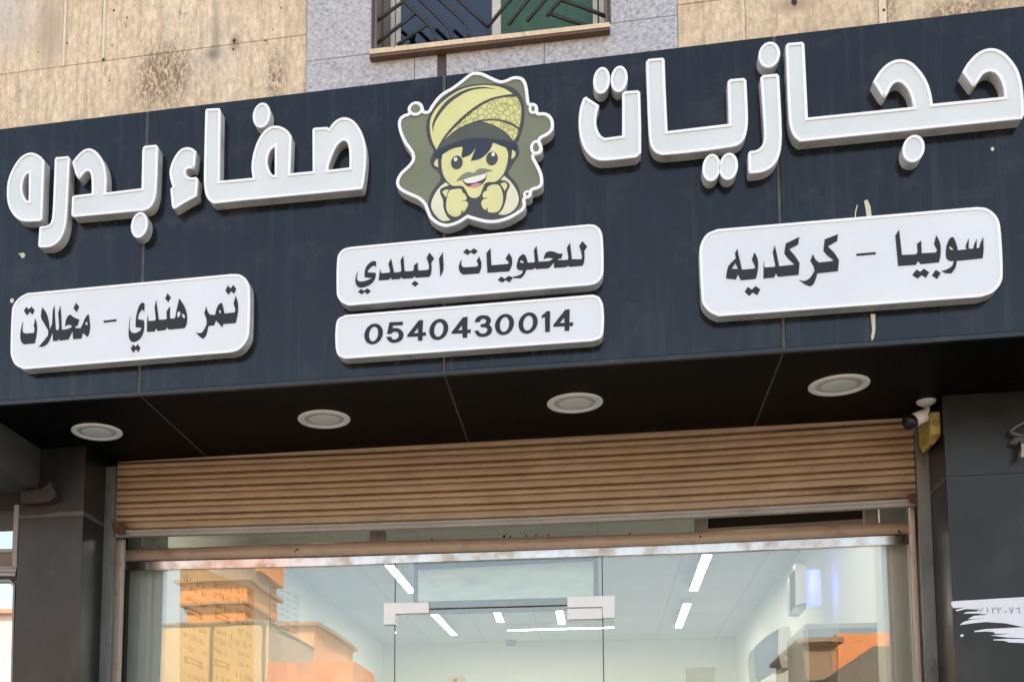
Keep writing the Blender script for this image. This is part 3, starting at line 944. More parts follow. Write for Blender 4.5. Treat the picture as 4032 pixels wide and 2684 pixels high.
dg = [zero(E3, 348, 658, 178, 200, 88, 142),
      [T(E3, [(655, 432), (915, 420), (912, 485), (720, 495), (718, 550), (800, 545, 1), (880, 580, 1), (925, 660, 1), (905, 750, 1), (840, 805, 1), (730, 828, 1), (645, 795, 1), (590, 715), (685, 708), (715, 755, 1), (762, 765, 1), (820, 730, 1), (835, 680, 1), (812, 628, 1), (760, 612, 1), (710, 630, 1), (682, 658), (608, 656)])],
      [T(E3, [(1220, 398), (1305, 390), (1292, 628), (1360, 625), (1358, 690), (1295, 695), (1290, 785), (1205, 790), (1205, 705), (998, 715), (1000, 680)]), T(E3, [(1205, 540), (1210, 640), (1118, 645)])],
      zero(E3, 1608, 570, 182, 203, 90, 142),
      [T(E3, [(2075, 338), (2165, 325), (2160, 575), (2228, 568), (2222, 635), (2160, 640), (2155, 728), (2070, 735), (2067, 645), (1855, 655), (1860, 620)]), T(E3, [(2055, 490), (2062, 580), (1975, 590)])],
      [T(E4, [(140, 530), (175, 450, 1), (240, 405, 1), (320, 395, 1), (410, 415, 1), (455, 480, 1), (442, 545, 1), (418, 578), (462, 620, 1), (478, 690, 1), (440, 760, 1), (370, 800, 1), (280, 812, 1), (190, 785, 1), (135, 695), (215, 688), (245, 735, 1), (300, 750, 1), (360, 730, 1), (388, 680, 1), (370, 640, 1), (320, 622, 1), (258, 625), (258, 568), (320, 560, 1), (362, 530, 1), (358, 485, 1), (310, 460, 1), (265, 480, 1), (235, 525)])],
      zero(E4, 718, 572, 183, 203, 90, 145), zero(E4, 1175, 545, 185, 205, 95, 145),
      [T(E4, [(1535, 318), (1600, 312), (1595, 715), (1505, 720), (1500, 425), (1440, 455), (1440, 398), (1490, 362)])],
      [T(E4, [(1890, 290), (1980, 280), (1975, 537), (2045, 530), (2040, 598), (1975, 603), (1970, 690), (1880, 697), (1880, 605), (1660, 615), (1665, 578)]), T(E4, [(1870, 440), (1880, 540), (1785, 545)])]]
plate("white box sign with the phone number 0540430014, lowest in the middle of the board",
      T(C5, [(100, 587), (45, 555, 1), (25, 490, 1), (25, 320, 1), (45, 250, 1), (110, 215), (2215, 42), (2270, 65, 1), (2303, 140, 1), (2305, 350, 1), (2280, 410, 1), (2215, 437)]),
      [dg])
w_mkh = [[T(C6, p[0])] + [T(C6, h) for h in p[1:]] for p in (
    [[(262, 765), (253, 900, 1), (272, 930, 1), (305, 942), (425, 932), (432, 870), (420, 830), (445, 720), (467, 830, 1), (460, 960, 1), (435, 1085), (270, 1100), (237, 1060, 1), (222, 980, 1), (235, 870, 1)]],
    [[(275, 610), (312, 550), (346, 588), (388, 548), (432, 600), (400, 668), (364, 622), (322, 675)]],
    [[(545, 555), (605, 640, 1), (640, 760, 1), (655, 890), (690, 800), (700, 600), (725, 530), (732, 700), (745, 890), (785, 890), (795, 840), (780, 640), (812, 535), (825, 700), (832, 885), (900, 880, 1), (965, 855, 1), (985, 835), (960, 818, 1), (920, 815, 1), (880, 838), (898, 735, 1), (950, 668, 1), (1010, 705, 1), (1088, 735), (1070, 815), (1040, 832), (1022, 860), (1110, 865), (1140, 800), (1170, 730, 1), (1200, 680, 1), (1228, 660), (1242, 760, 1), (1248, 850, 1), (1235, 930, 1), (1215, 995), (1140, 932), (1120, 1015), (1000, 1025), (990, 905), (930, 1030), (800, 1045), (785, 1010), (770, 1048), (705, 1052), (695, 920), (665, 1010, 1), (620, 1090, 1), (560, 1130, 1), (492, 1138), (560, 1060, 1), (630, 970), (635, 900), (575, 795), (530, 715, 1), (530, 640, 1)],
     [(1190, 770, 1), (1212, 790, 1), (1205, 820, 1), (1178, 800, 1)]],
    [[(1042, 490), (1088, 550), (1048, 627), (1005, 570)]])]
w_dash1 = [[T(C6, [(1443, 755), (1635, 732), (1632, 762), (1448, 782)])]]
w_hindi = [[T(C7, p[0])] + [T(C7, h) for h in p[1:]] for p in (
    [[(122, 690), (112, 870, 1), (140, 920, 1), (190, 935, 1), (260, 905, 1), (290, 862), (200, 845), (205, 720, 1), (230, 600, 1), (270, 510, 1), (312, 488, 1), (332, 515), (325, 630), (308, 592, 1), (280, 605, 1), (245, 665, 1), (232, 730), (320, 748), (328, 800, 1), (315, 920, 1), (270, 1010, 1), (210, 1055, 1), (150, 1065, 1), (110, 1020, 1), (98, 930, 1), (107, 800, 1)]],
    [[(128, 1165), (165, 1100), (198, 1138), (232, 1098), (270, 1150), (240, 1215), (205, 1172), (165, 1222)]],
    [[(382, 670), (390, 760), (488, 752), (497, 725), (480, 560), (503, 450), (517, 560), (542, 742), (650, 735), (660, 715), (655, 620), (705, 545), (705, 705), (720, 725), (775, 720), (787, 690), (800, 610, 1), (820, 520, 1), (840, 425), (900, 510, 1), (940, 600, 1), (958, 700, 1), (950, 800, 1), (920, 862), (690, 885), (655, 850), (640, 888), (525, 905), (500, 862), (480, 910), (368, 918), (370, 760)],
     [(812, 635, 1), (840, 615, 1), (860, 640, 1), (850, 680, 1), (818, 703, 1)], [(885, 650, 1), (910, 660, 1), (925, 690, 1), (918, 718, 1), (885, 690, 1)]],
    [[(672, 350), (718, 412), (680, 480), (635, 430)]])]
w_tamr = [[T(C7, p[0])] + [T(C7, h) for h in p[1:]] for p in (
    [[(1240, 548), (1262, 620, 1), (1292, 665), (1370, 668), (1387, 590, 1), (1420, 520, 1), (1465, 488), (1482, 530), (1507, 648), (1660, 632), (1665, 580), (1640, 505), (1672, 385), (1705, 500, 1), (1705, 630, 1), (1672, 788), (1490, 800), (1475, 850), (1380, 748), (1355, 820), (1270, 830), (1255, 900, 1), (1230, 980, 1), (1190, 1018), (1140, 985, 1), (1085, 925), (1160, 935, 1), (1210, 880, 1), (1247, 800), (1243, 730), (1210, 640)],
     [(1425, 605, 1), (1448, 602, 1), (1452, 645, 1), (1432, 635, 1)]],
    [[(1520, 310), (1558, 235), (1597, 282), (1638, 228), (1680, 288), (1645, 360), (1605, 318), (1562, 372)]])]
plate("white box sign at the left end of the board reading تمر هندي - مخللات",
      T(C6, [(270, 1468), (150, 1400, 1), (92, 1290, 1), (80, 1180, 1), (100, 600, 1), (130, 510, 1), (215, 410, 1), (330, 348)]) + T(C7, [(1620, 68), (1740, 80, 1), (1840, 160, 1), (1880, 290, 1), (1872, 900, 1), (1850, 1010, 1), (1780, 1125, 1), (1690, 1195, 1), (1600, 1220)]),
      [w_mkh, w_dash1, w_hindi, w_tamr])
w_yeh = [[T(D1, p[0])] + [T(D1, h) for h in p[1:]] for p in (
    [[(595, 430), (612, 520), (637, 620), (662, 735), (845, 718), (852, 690), (805, 590), (838, 485), (880, 560, 1), (895, 650, 1), (885, 770, 1), (860, 865), (645, 885), (605, 797), (575, 875), (432, 858), (450, 740, 1), (475, 670, 1), (575, 570), (562, 500)], [(570, 640), (605, 725), (515, 722)]],
    [[(702, 1050), (745, 980), (802, 1022), (860, 968), (925, 1020), (880, 1098), (818, 1058), (768, 1108)]])]
w_krk = [[T(D1, p)] for p in (
    [(975, 610), (988, 702), (1130, 695), (1142, 670), (1105, 480), (1132, 385), (1160, 500), (1197, 685), (1420, 662), (1330, 580), (1270, 500), (1290, 360), (1485, 265), (1470, 370), (1340, 440), (1430, 545), (1490, 640), (1475, 808), (1180, 835), (1152, 785), (1125, 845), (970, 858)],
    [(1680, 510), (1720, 590, 1), (1770, 632), (1975, 608), (1970, 590), (1880, 522), (1832, 460), (1850, 300), (2040, 225), (2030, 320), (1895, 400), (1990, 495), (2055, 595), (2040, 755), (1745, 785), (1720, 870, 1), (1690, 940, 1), (1645, 972), (1570, 945, 1), (1485, 880), (1560, 895, 1), (1640, 850, 1), (1705, 750), (1690, 680), (1645, 605)])]
w_dash2 = [[T(D2, [(195, 645), (400, 627), (400, 650), (197, 668)])]]
w_sob = [[T(D2, p[0])] + [T(D2, h) for h in p[1:]] for p in (
    [[(610, 450), (650, 388), (662, 500), (680, 658), (830, 652), (848, 625), (840, 540), (885, 505), (890, 640), (1040, 632), (1055, 605), (1022, 540), (1045, 448), (1085, 530, 1), (1092, 640, 1), (1075, 735), (880, 755), (850, 717), (830, 762), (640, 775)]],
    [[(792, 870), (835, 812), (875, 838), (915, 803), (970, 845), (935, 900), (890, 870), (848, 908)]],
    [[(1000, 875), (1040, 815), (1092, 850), (1055, 912)]],
    [[(1215, 468, 1), (1165, 530, 1), (1148, 620, 1), (1155, 690, 1), (1185, 718, 1), (1235, 720), (1212, 775, 1), (1150, 815, 1), (1098, 828), (1150, 850, 1), (1210, 852), (1250, 790, 1), (1265, 718), (1350, 712), (1540, 692), (1550, 600), (1545, 465), (1512, 540), (1505, 580), (1475, 588), (1475, 485), (1445, 560), (1440, 590), (1390, 592), (1392, 482), (1358, 560), (1370, 598), (1275, 608), (1255, 530, 1)],
     [(1185, 570, 1), (1218, 585, 1), (1225, 605, 1), (1195, 598, 1)]])]
plate("largest white box sign at the right end of the board reading سوبيا - كركديه",
      T(D1, [(330, 1402), (205, 1345, 1), (115, 1250, 1), (84, 1165, 1), (52, 480, 1), (75, 350, 1), (160, 220, 1), (310, 152)]) + T(D2, [(1480, 148), (1590, 165, 1), (1690, 250, 1), (1728, 370, 1), (1752, 880, 1), (1720, 980, 1), (1640, 1060, 1), (1520, 1104)]),
      [w_yeh, w_krk, w_dash2, w_sob])

# ------------------------------------------------------------------ emblem
em = thing("emblem_sign", (onY(1850, 600, 0).x, 0, onY(1850, 600, 0).z), "olive wavy edged emblem box with a smiling moustached man in a pale yellow turban", "emblem")
EO = T(F1, [(1190, 48, 1), (1290, 62, 1), (1400, 112, 1), (1530, 165, 1), (1605, 155, 1), (1700, 115, 1), (1800, 112, 1), (1870, 150, 1), (1910, 240, 1), (1930, 380, 1), (1948, 480, 1), (1990, 482, 1), (2045, 510, 1), (2065, 570, 1), (2065, 610, 1), (2150, 615, 1), (2230, 650, 1), (2280, 735, 1), (2275, 850, 1), (2210, 930, 1), (2110, 985, 1), (2092, 1030, 1), (2128, 1110, 1), (2110, 1180, 1), (2055, 1212, 1), (2010, 1225, 1), (2040, 1300, 1), (2090, 1395, 1)]) + \
    T(F2, [(2128, 240, 1), (2138, 320, 1), (2125, 395, 1), (2070, 440, 1), (1985, 472, 1), (1975, 530, 1), (1935, 572, 1), (1888, 590, 1), (1895, 650, 1), (1870, 730, 1), (1780, 800, 1), (1650, 870, 1), (1500, 915, 1), (1350, 920, 1), (1200, 887, 1), (1075, 850), (990, 905, 1), (880, 955, 1), (760, 975, 1), (640, 935, 1), (540, 850, 1), (490, 740, 1), (455, 660, 1), (380, 590, 1), (250, 530, 1), (130, 465, 1), (75, 390, 1), (75, 310, 1), (130, 210, 1), (230, 115, 1), (290, 30, 1)]) + \
    T(F1, [(285, 1200, 1), (250, 1140, 1), (180, 1040, 1), (115, 890, 1), (95, 770, 1), (120, 690, 1), (180, 642, 1), (235, 622, 1), (232, 560, 1), (275, 492, 1), (345, 465, 1), (420, 490, 1), (460, 560, 1), (470, 592, 1), (515, 590, 1), (560, 520, 1), (640, 412, 1), (730, 332, 1), (850, 262, 1), (960, 182, 1), (1060, 102, 1), (1120, 62, 1)])
channel(em, None, [[EO]], -TH, -0.0005, 0.0125, 0.006, M_OLIVE)
for crp, cx, cy, rx, ry, rw in ((F1, 345, 562, 108, 98, 0.011), (F1, 1992, 562, 62, 74, 0.010), (F1, 2035, 1105, 85, 100, 0.011), (F2, 1915, 518, 58, 56, 0.009)):
    yr = -TH - 0.002
    o_ = to_plane(T(crp, ell(cx, cy, rx, ry, 0)), yr)
    i_ = offset(o_, rw)
    rg = MB().ring(o_, i_, yr).walls(o_, yr, -TH + 0.004).walls(list(reversed(i_)), yr, yr + 0.0035).build("ring_ornament", M_RIM, em)
    MB().fill([i_], yr + 0.0035).build("ring_centre", M_OLIVE, rg)
YA0 = -TH + 0.006
_lay = [0]


def art(name, px, m, lvl, parent=None):
    y = YA0 - 0.0007 * lvl
    q = to_plane(flat(px, 6), y)
    return MB().prism([q], y, YA0 - 0.0002).build(name, m, parent or em)


art("figure_outline", T(F1, [(520, 680, 1), (600, 550, 1), (750, 395, 1), (900, 300, 1), (1100, 232, 1), (1300, 215, 1), (1500, 222, 1), (1680, 258, 1), (1800, 350, 1), (1860, 480, 1), (1874, 640, 1), (1850, 830, 1), (1795, 1000, 1), (1768, 1050, 1), (1792, 1130, 1), (1790, 1220, 1), (1740, 1290, 1), (1690, 1380, 1)]) +
    T(F2, [(1648, 225, 1), (1720, 310, 1), (1790, 420, 1), (1822, 560, 1), (1808, 660, 1), (1750, 755, 1), (1640, 820, 1), (1500, 858, 1), (1350, 866, 1), (1200, 836, 1), (1075, 798), (960, 868, 1), (820, 920, 1), (700, 912, 1), (600, 842, 1), (540, 740, 1), (520, 640, 1), (560, 510, 1), (620, 415, 1), (690, 320, 1), (680, 240, 1), (640, 190, 1), (580, 140, 1)]) +
    T(F1, [(550, 1310, 1), (568, 1225, 1), (598, 1165, 1), (525, 1020, 1), (492, 860, 1), (500, 740, 1)]), M_OUTL, 1)
tb = art("turban", T(F1, [(635, 1140), (575, 1010, 1), (545, 850, 1), (560, 690, 1), (660, 530, 1), (820, 390, 1), (1010, 285, 1), (1220, 240, 1), (1420, 240, 1), (1580, 280, 1), (1710, 357), (1550, 380, 1), (1380, 425, 1), (1200, 520, 1), (1000, 675, 1), (840, 835, 1), (720, 990, 1)]), M_YEL, 2)
art("fold_line", T(F1, [(590, 905), (578, 790, 1), (640, 635, 1), (780, 455, 1), (960, 335, 1), (1130, 275, 1), (1300, 260, 1), (1470, 287), (1300, 280, 1), (1130, 305, 1), (970, 378, 1), (800, 505, 1), (670, 665, 1), (600, 800, 1)]), M_OUTL, 3, tb)
art("turban_wrap", T(F1, [(745, 998), (860, 868, 1), (1040, 695, 1), (1220, 552, 1), (1400, 455, 1), (1560, 408, 1), (1768, 398), (1815, 500, 1), (1825, 650, 1), (1800, 830), (1680, 758, 1), (1540, 718, 1), (1380, 708, 1), (1220, 728, 1), (1050, 790, 1), (900, 870, 1)]), M_FLORAL, 2)
art("turban_wrap", T(F1, [(1280, 740), (1420, 732, 1), (1560, 750, 1), (1700, 805, 1), (1785, 855), (1770, 930, 1), (1720, 1015), (1600, 890, 1), (1450, 800, 1)]), M_FLORAL, 2)
art("turban_band", T(F1, [(660, 1125), (760, 1000, 1), (930, 880, 1), (1100, 790, 1), (1240, 755, 1), (1400, 795, 1), (1560, 890, 1), (1705, 1030), (1560, 1003, 1), (1380, 978, 1), (1200, 973, 1), (1000, 1003, 1), (820, 1062, 1)]), M_BAND, 2)
fc = art("man_face", T(F1, [(980, 1060), (1200, 1020), (1430, 1040), (1610, 1110), (1640, 1190, 1)]) + T(F2, [(1640, 30, 1), (1610, 160, 1), (1560, 258, 1), (1470, 338, 1), (1330, 358, 1), (1285, 440, 1), (1245, 535, 1), (1180, 570, 1), (1100, 545, 1), (1050, 460, 1), (1000, 402, 1), (860, 395, 1), (770, 310, 1), (722, 200, 1), (708, 60, 1)]) + T(F1, [(720, 1205), (850, 1120)]), M_SKIN, 2)
art("hair", T(F1, [(620, 1165), (820, 1078, 1), (1000, 1015, 1), (1200, 985, 1), (1400, 990, 1), (1600, 1020, 1), (1765, 1060), (1770, 1130), (1690, 1140), (1640, 1115), (1430, 1040), (1380, 1150, 1), (1260, 1260, 1), (1115, 1300), (1190, 1105), (1120, 1200, 1), (1005, 1255), (985, 1230), (1005, 1110), (980, 1098, 1), (850, 1130, 1), (720, 1205), (690, 1260), (600, 1230)]), M_HAIR, 3)
for cx, cy, gx, gy in ((922, 1318, 905, 1274), (1415, 1263, 1432, 1204)):
    e_ = art("eye", T(F1, ell(cx, cy, 82, 95)), M_OUTL, 4, fc)
    art("glint", T(F1, ell(gx, gy, 25, 28, n=14)), M_WHITEP, 5, e_)
art("ear", T(F1, [(655, 1262), (615, 1300, 1), (605, 1350, 1), (662, 1388)]), M_SKIN, 3)
art("ear", T(F1, [(1700, 1138), (1745, 1180, 1), (1730, 1240, 1), (1685, 1270)]), M_SKIN, 3)
mo = art("mouth", T(F2, [(1005, 325), (1080, 300, 1), (1200, 280, 1), (1345, 235), (1330, 310, 1), (1270, 380, 1), (1170, 420, 1), (1080, 405, 1), (1030, 370, 1)]), M_RED, 3, fc)
art("teeth", T(F2, [(1012, 310), (1180, 270, 1), (1338, 225), (1318, 288, 1), (1200, 345, 1), (1100, 362, 1), (1040, 350, 1)]), M_WHITEP, 4, mo)
art("tongue", T(F2, [(1090, 412), (1170, 370, 1), (1270, 360), (1230, 405, 1), (1160, 425, 1)]), M_PINK, 4, mo)
art("moustache", T(F2, [(918, 330), (990, 250, 1), (1080, 205, 1), (1160, 215, 1), (1230, 165, 1), (1310, 155, 1), (1432, 185), (1350, 200, 1), (1290, 230, 1), (1170, 255, 1), (1080, 280, 1), (1000, 310, 1)]), M_MOUST, 5, fc)
art("fist", T(F2, [(820, 470, 1), (900, 445, 1), (985, 445, 1), (1002, 490), (1040, 520, 1), (1062, 575, 1), (1048, 600), (1000, 608), (1000, 616), (1050, 612), (1082, 645, 1), (1060, 710, 1), (1015, 775), (1000, 740), (990, 740), (985, 790), (940, 825, 1), (880, 830, 1), (810, 790, 1), (775, 710, 1), (780, 600, 1)]), M_SKIN, 4)
art("fist", T(F2, [(1345, 430), (1400, 390, 1), (1500, 385, 1), (1545, 440, 1), (1572, 540, 1), (1562, 660, 1), (1500, 760, 1), (1400, 775, 1), (1358, 760), (1355, 710), (1340, 705), (1338, 742), (1300, 722, 1), (1265, 640, 1), (1300, 585), (1350, 578), (1350, 568), (1295, 565), (1285, 530, 1), (1310, 480, 1), (1350, 465)]), M_SKIN, 4)
art("sleeve", T(F2, [(770, 350), (815, 390), (700, 440, 1), (688, 500, 1), (728, 600, 1), (735, 700, 1), (780, 820, 1), (835, 880), (720, 890, 1), (630, 820, 1), (570, 720, 1), (565, 640, 1), (610, 520, 1), (690, 410, 1)]), M_CREAMP, 2)
art("sleeve", T(F2, [(1590, 260), (1680, 340, 1), (1760, 460, 1), (1795, 580, 1), (1770, 680, 1), (1700, 760, 1), (1600, 805, 1), (1505, 800), (1570, 720, 1), (1612, 600, 1), (1630, 490, 1), (1668, 385, 1), (1610, 325), (1535, 318)]), M_CREAMP, 2)
art("cuff", T(F2, [(718, 485), (755, 458, 1), (810, 450), (770, 560)]), M_SKIN, 3)
art("cuff", T(F2, [(1538, 370), (1600, 352, 1), (1632, 390, 1), (1600, 470)]), M_SKIN, 3)

# ------------------------------------------------------------------ downlights in the soffit
lp = [onZ(*q, ZS) for q in ((382, 1698), (1276, 1648), (2264, 1584), (3303, 1514))]
lab = ["unlit round white downlight nearest the left pillar", "unlit round white downlight second from the left, above the left door hinge side",
       "unlit round white downlight second from the right, under the phone number sign's right end", "unlit round white downlight nearest the security camera"]
LR = 0.118
dl = thing("downlight", lp[0], lab[0], "downlight", "round downlights in the sign soffit")
c0 = lp[0]
MB().lathe([(LR, 0), (LR, -0.004), (LR * 0.96, -0.008), (LR * 0.80, -0.008), (LR * 0.76, -0.003), (LR * 0.75, 0.0)], c0).build("ring", M_LIGHTRING, dl, True)
MB().lathe([(LR * 0.755, -0.002), (LR * 0.60, -0.0035), (LR * 0.58, -0.0035)], c0).build("bezel", M_DIFFDARK, dl, True)
MB().lathe([(LR * 0.585, -0.0045), (LR * 0.56, -0.006), (LR * 0.3, -0.0075), (0.0005, -0.008)], c0).build("diffuser", M_DIFF, dl, True)
for p, lb in zip(lp[1:], lab[1:]):
    r = dl.copy()
    COL.objects.link(r)
    r.location = p
    r['label'] = lb
    for ch in list(dl.children):
        c = ch.copy()
        COL.objects.link(c)
        c.parent = r

# ------------------------------------------------------------------ pillars
pl = thing("pillar", (XL, YP, 0), "charcoal clad pillar on the left of the entrance with a pale joint band", "pillar", "clad pillars beside the entrance")
xnl = onY(65, 2300, YP).x
zb = onY(321, 2020, YP).z
MB().box(xnl, XL, YP, YP + 0.02, 0, zb - 0.012).box(xnl, XL, YP, YP + 0.02, zb + 0.012, ZS).build("front_panel", M_PILLAR, pl)
MB().box(XL - 0.02, XL - 0.0005, YP + 0.021, YG + 0.02, 0, ZS).build("side_panel", M_BLACKREV, pl)
MB().box(xnl, XL + 0.003, YP - 0.003, YP + 0.018, zb - 0.0115, zb + 0.0115).box(XL + 0.0, XL + 0.003, YP + 0.019, 0.85, zb - 0.0115, zb + 0.0115).build("joint_band", M_SEAM, pl)
MB().box(xnl + 0.0, XL - 0.021, YP + 0.021, YG + 0.3, 0, ZS).build("core", M_BLACKREV, pl)
pr_ = thing("pillar", (XR, YP, 0), "charcoal clad pillar on the right of the entrance carrying a torn white sticker", "pillar", "clad pillars beside the entrance")
zbr = onY(3726, 1880, YP).z
MB().box(XR, 4.5, YP, YP + 0.02, 0, zbr - 0.006).box(XR, 4.5, YP, YP + 0.02, zbr + 0.006, ZS).build("front_panel", M_PILLAR, pr_)
MB().box(XR + 0.0005, XR + 0.02, YP + 0.021, YG + 0.02, 0, ZS).build("side_panel", M_BLACKREV, pr_)
MB().box(XR - 0.003, 4.5, YP + 0.004, YP + 0.018, zbr - 0.0055, zbr + 0.0055).build("joint_groove", M_BLACK, pr_)
MB().box(XR - 0.003, XR + 0.0, YP + 0.019, 0.85, zbr - 0.012, zbr + 0.012).build("joint_band", M_SEAM, pr_)
MB().box(XR + 0.021, 4.5, YP + 0.021, YG + 0.3, 0, ZS).build("core", M_BLACKREV, pr_)

# torn sticker
YS = YP - 0.0015
tk = MB()
for px in ([(640, 745), (660, 735), (1420, 690), (1420, 1002), (1360, 995), (1200, 962), (1000, 948), (870, 960), (728, 980), (770, 945), (860, 922), (1000, 912), (815, 918), (870, 885), (1028, 872), (900, 860), (765, 862), (800, 845), (920, 838), (910, 820), (790, 815), (700, 838), (685, 825), (790, 795), (720, 803), (665, 805), (645, 780)],
           [(878, 1040), (1000, 1020), (1420, 1000), (1420, 1118), (1200, 1105), (1045, 1085), (1250, 1070), (1090, 1068), (1080, 1052), (1000, 1045), (885, 1052)],
           [(1072, 1128), (1220, 1120), (1420, 1125), (1420, 1165), (1240, 1158), (1180, 1140), (1078, 1136)]):
    q = to_plane(T(V2, px), YS)
    tk.prism([q], YS, YP - 0.0002)
q = to_plane(T(V2, ell(752, 1088, 18, 14, n=10)), YS)
tk.prism([q], YS, YP - 0.0002)
sk = tk.build("torn_sticker", M_PAPER)
tag(sk, "torn white paper sticker with grey numerals on the right pillar", "sticker")
nm = MB()


def stroke(pts, w=9):
    P_ = [Vector(p) for p in pts]
    for a, b in zip(P_[:-1], P_[1:]):
        d = (b - a).normalized()
        n = Vector((-d.y, d.x)) * w
        a2, b2 = a - d * w * 0.5, b + d * w * 0.5
        q = to_plane(T(V2, [tuple(a2 + n), tuple(b2 + n), tuple(b2 - n), tuple(a2 - n)]), YS - 0.0006 - 0.00005 * len(nm.f) / 10)
        nm.fill([q], YS - 0.0006 - 0.00005 * len(nm.f) / 10)


stroke([(920, 812), (935, 835), (955, 832), (968, 805)], 5)       # ٧١٢٢٠٧٦ with a broken first sign
stroke([(1010, 800), (1018, 848)], 6)
stroke([(1062, 802), (1072, 858)], 6)
stroke([(1066, 822), (1088, 815), (1100, 798)], 5)
stroke([(1120, 800), (1130, 856)], 6)
stroke([(1124, 820), (1146, 812), (1156, 798)], 5)
stroke([(1196, 842), (1206, 846)], 8)
stroke([(1240, 800), (1262, 858)], 6)
stroke([(1262, 858), (1278, 798)], 6)
stroke([(1345, 860), (1338, 800)], 6)
stroke([(1338, 806), (1308, 812)], 5)
nm.build("numerals", M_GREYINK, sk)

# ------------------------------------------------------------------ roller shutter
SY = 0.885
sh = thing("roller_shutter", (-0.5, SY, 2.93), "half raised brown roller shutter with rusty horizontal slats", "roller shutter")
sx0, sx1 = XL + 0.053, XR - 0.053
bot = [(453, 2112), (1300, 2089), (2000, 2066), (2700, 2038), (3608, 1990)]
bz = [(onY(*b, SY).x, onY(*b, SY).z) for b in bot]


def zbot(x):
    for (a, za), (b, zb_) in zip(bz[:-1], bz[1:]):
        if x <= b:
            return za + (zb_ - za) * (x - a) / (b - a)
    return bz[-1][1]


pitch = 0.0685
prof = [(0.0, 0.026), (0.0045, 0.024), (0.006, 0.005), (0.010, 0.0), (0.022, -0.003), (0.032, -0.002), (0.0355, 0.002), (0.0368, 0.014), (0.0412, 0.014), (0.0425, 0.002), (0.047, -0.0015), (0.056, -0.003), (0.062, -0.001), (0.0655, 0.004), (0.0665, 0.018)]
NX = 24
for k in range(6):
    m = MB()
    vs, fs = [], []
    rail = 0.034
    for i in range(NX + 1):
        x = sx0 + (sx1 - sx0) * i / NX
        wob = 0.0006 * math.sin(i * 1.9 + k)
        for dz, dy in prof + [(pitch - 0.0003, 0.026)]:
            vs.append((x, SY + dy + wob, zbot(x) + rail + k * pitch + dz))
    n = len(prof) + 1
    for i in range(NX):
        for j in range(n - 1):
            fs.append((i * n + j, (i + 1) * n + j, (i + 1) * n + j + 1, i * n + j + 1))
    m.add(vs, fs)
    m.build("slat", M_SHUTTER, sh)
m = MB()
vs, fs = [], []
rp = [(0.0, 0.03), (0.0, 0.001), (0.002, -0.001), (0.012, -0.001), (0.014, 0.001), (0.018, 0.001), (0.020, -0.003), (0.030, -0.003), (0.0335, 0.0), (0.0335, 0.012)]
for i in range(NX + 1):
    x = sx0 + (sx1 - sx0) * i / NX
    for dz, dy in rp:
        vs.append((x, SY + dy, zbot(x) + dz))
n = len(rp)
for i in range(NX):
    for j in range(n - 1):
        fs.append((i * n + j, (i + 1) * n + j, (i + 1) * n + j + 1, i * n + j + 1))
m.add(vs, fs).build("bottom_rail", M_TANGREY, sh)
MB().box(XL + 0.001, sx0 - 0.001, SY - 0.025, SY - 0.005, 0.13, ZS - 0.03).box(XL + 0.001, sx0 - 0.013, SY - 0.0045, SY + 0.04, 0.13, ZS - 0.03).build("guide_rail", M_STEEL, sh)
MB().box(sx1 + 0.001, XR - 0.001, SY - 0.025, SY - 0.005, 0.13, ZS - 0.03).box(sx1 + 0.013, XR - 0.001, SY - 0.0045, SY + 0.04, 0.13, ZS - 0.03).build("guide_rail", M_STEEL, sh)
M_RUST = mat("rust", (0.10, 0.045, 0.02), 0.8, var=0.4, scale=40)
rs = MB()
slab([(438, 2055), (470, 2050), (492, 2062), (488, 2085), (500, 2100), (470, 2104), (445, 2092)], SY - 0.028, 0.002).build("rust_patch", M_RUST, sh)
slab([(3570, 1950), (3600, 1938), (3612, 1960), (3611, 1983), (3590, 1982)], SY - 0.028, 0.002).build("rust_patch", M_RUST, sh)

# ------------------------------------------------------------------ shop front
sf = thing("shopfront", (-0.5, YG, 0.13), "frameless glass shopfront with tan aluminium frame, glass door and white patch fittings", "shopfront")


def poly_strip(top, botm):
    return top + list(reversed(botm))


TOPB = [(483, 2161), (1400, 2129), (2100, 2112), (2700, 2093), (3584, 2049)]
BOTB = [(483, 2206), (1400, 2182), (2100, 2161), (2700, 2139), (3584, 2097)]
STT = [(483, 2212), (1300, 2193), (2000, 2170), (2700, 2144), (3584, 2104)]
STB = [(483, 2244), (1300, 2225), (2000, 2199), (2700, 2176), (3584, 2139)]
ch = MB()
tp, bt = [onY(*q, YG - 0.03) for q in TOPB], [onY(*q, YG - 0.03) for q in BOTB]
vs, fs = [], []
for a, b in zip(tp, bt):
    for f_, dy in ((0, 0.04), (0.0, 0.012), (0.06, 0.004), (0.25, -0.004), (0.5, -0.007), (0.75, -0.004), (0.94, 0.004), (1.0, 0.012), (1.0, 0.04)):
        p = a.lerp(b, f_)
        vs.append((p.x, p.y + dy, p.z))
for i in range(len(tp) - 1):
    for j in range(8):
        fs.append((i * 9 + j, i * 9 + j + 1, (i + 1) * 9 + j + 1, (i + 1) * 9 + j))
ch.add(vs, fs).build("transom_bar", M_TAN, sf, False)
slab(poly_strip(STT, STB), YG - 0.015, 0.028).build("head_channel", M_POLISHED, sf)
slab(poly_strip([(x, y + 1) for x, y in BOTB], [(x, y - 1) for x, y in [(483, 2212), (1400, 2190), (2100, 2167), (2700, 2144), (3584, 2104)]]), YG + 0.005, 0.02).build("shadow_gap", M_DARKGAP, sf)
zft = 3.25
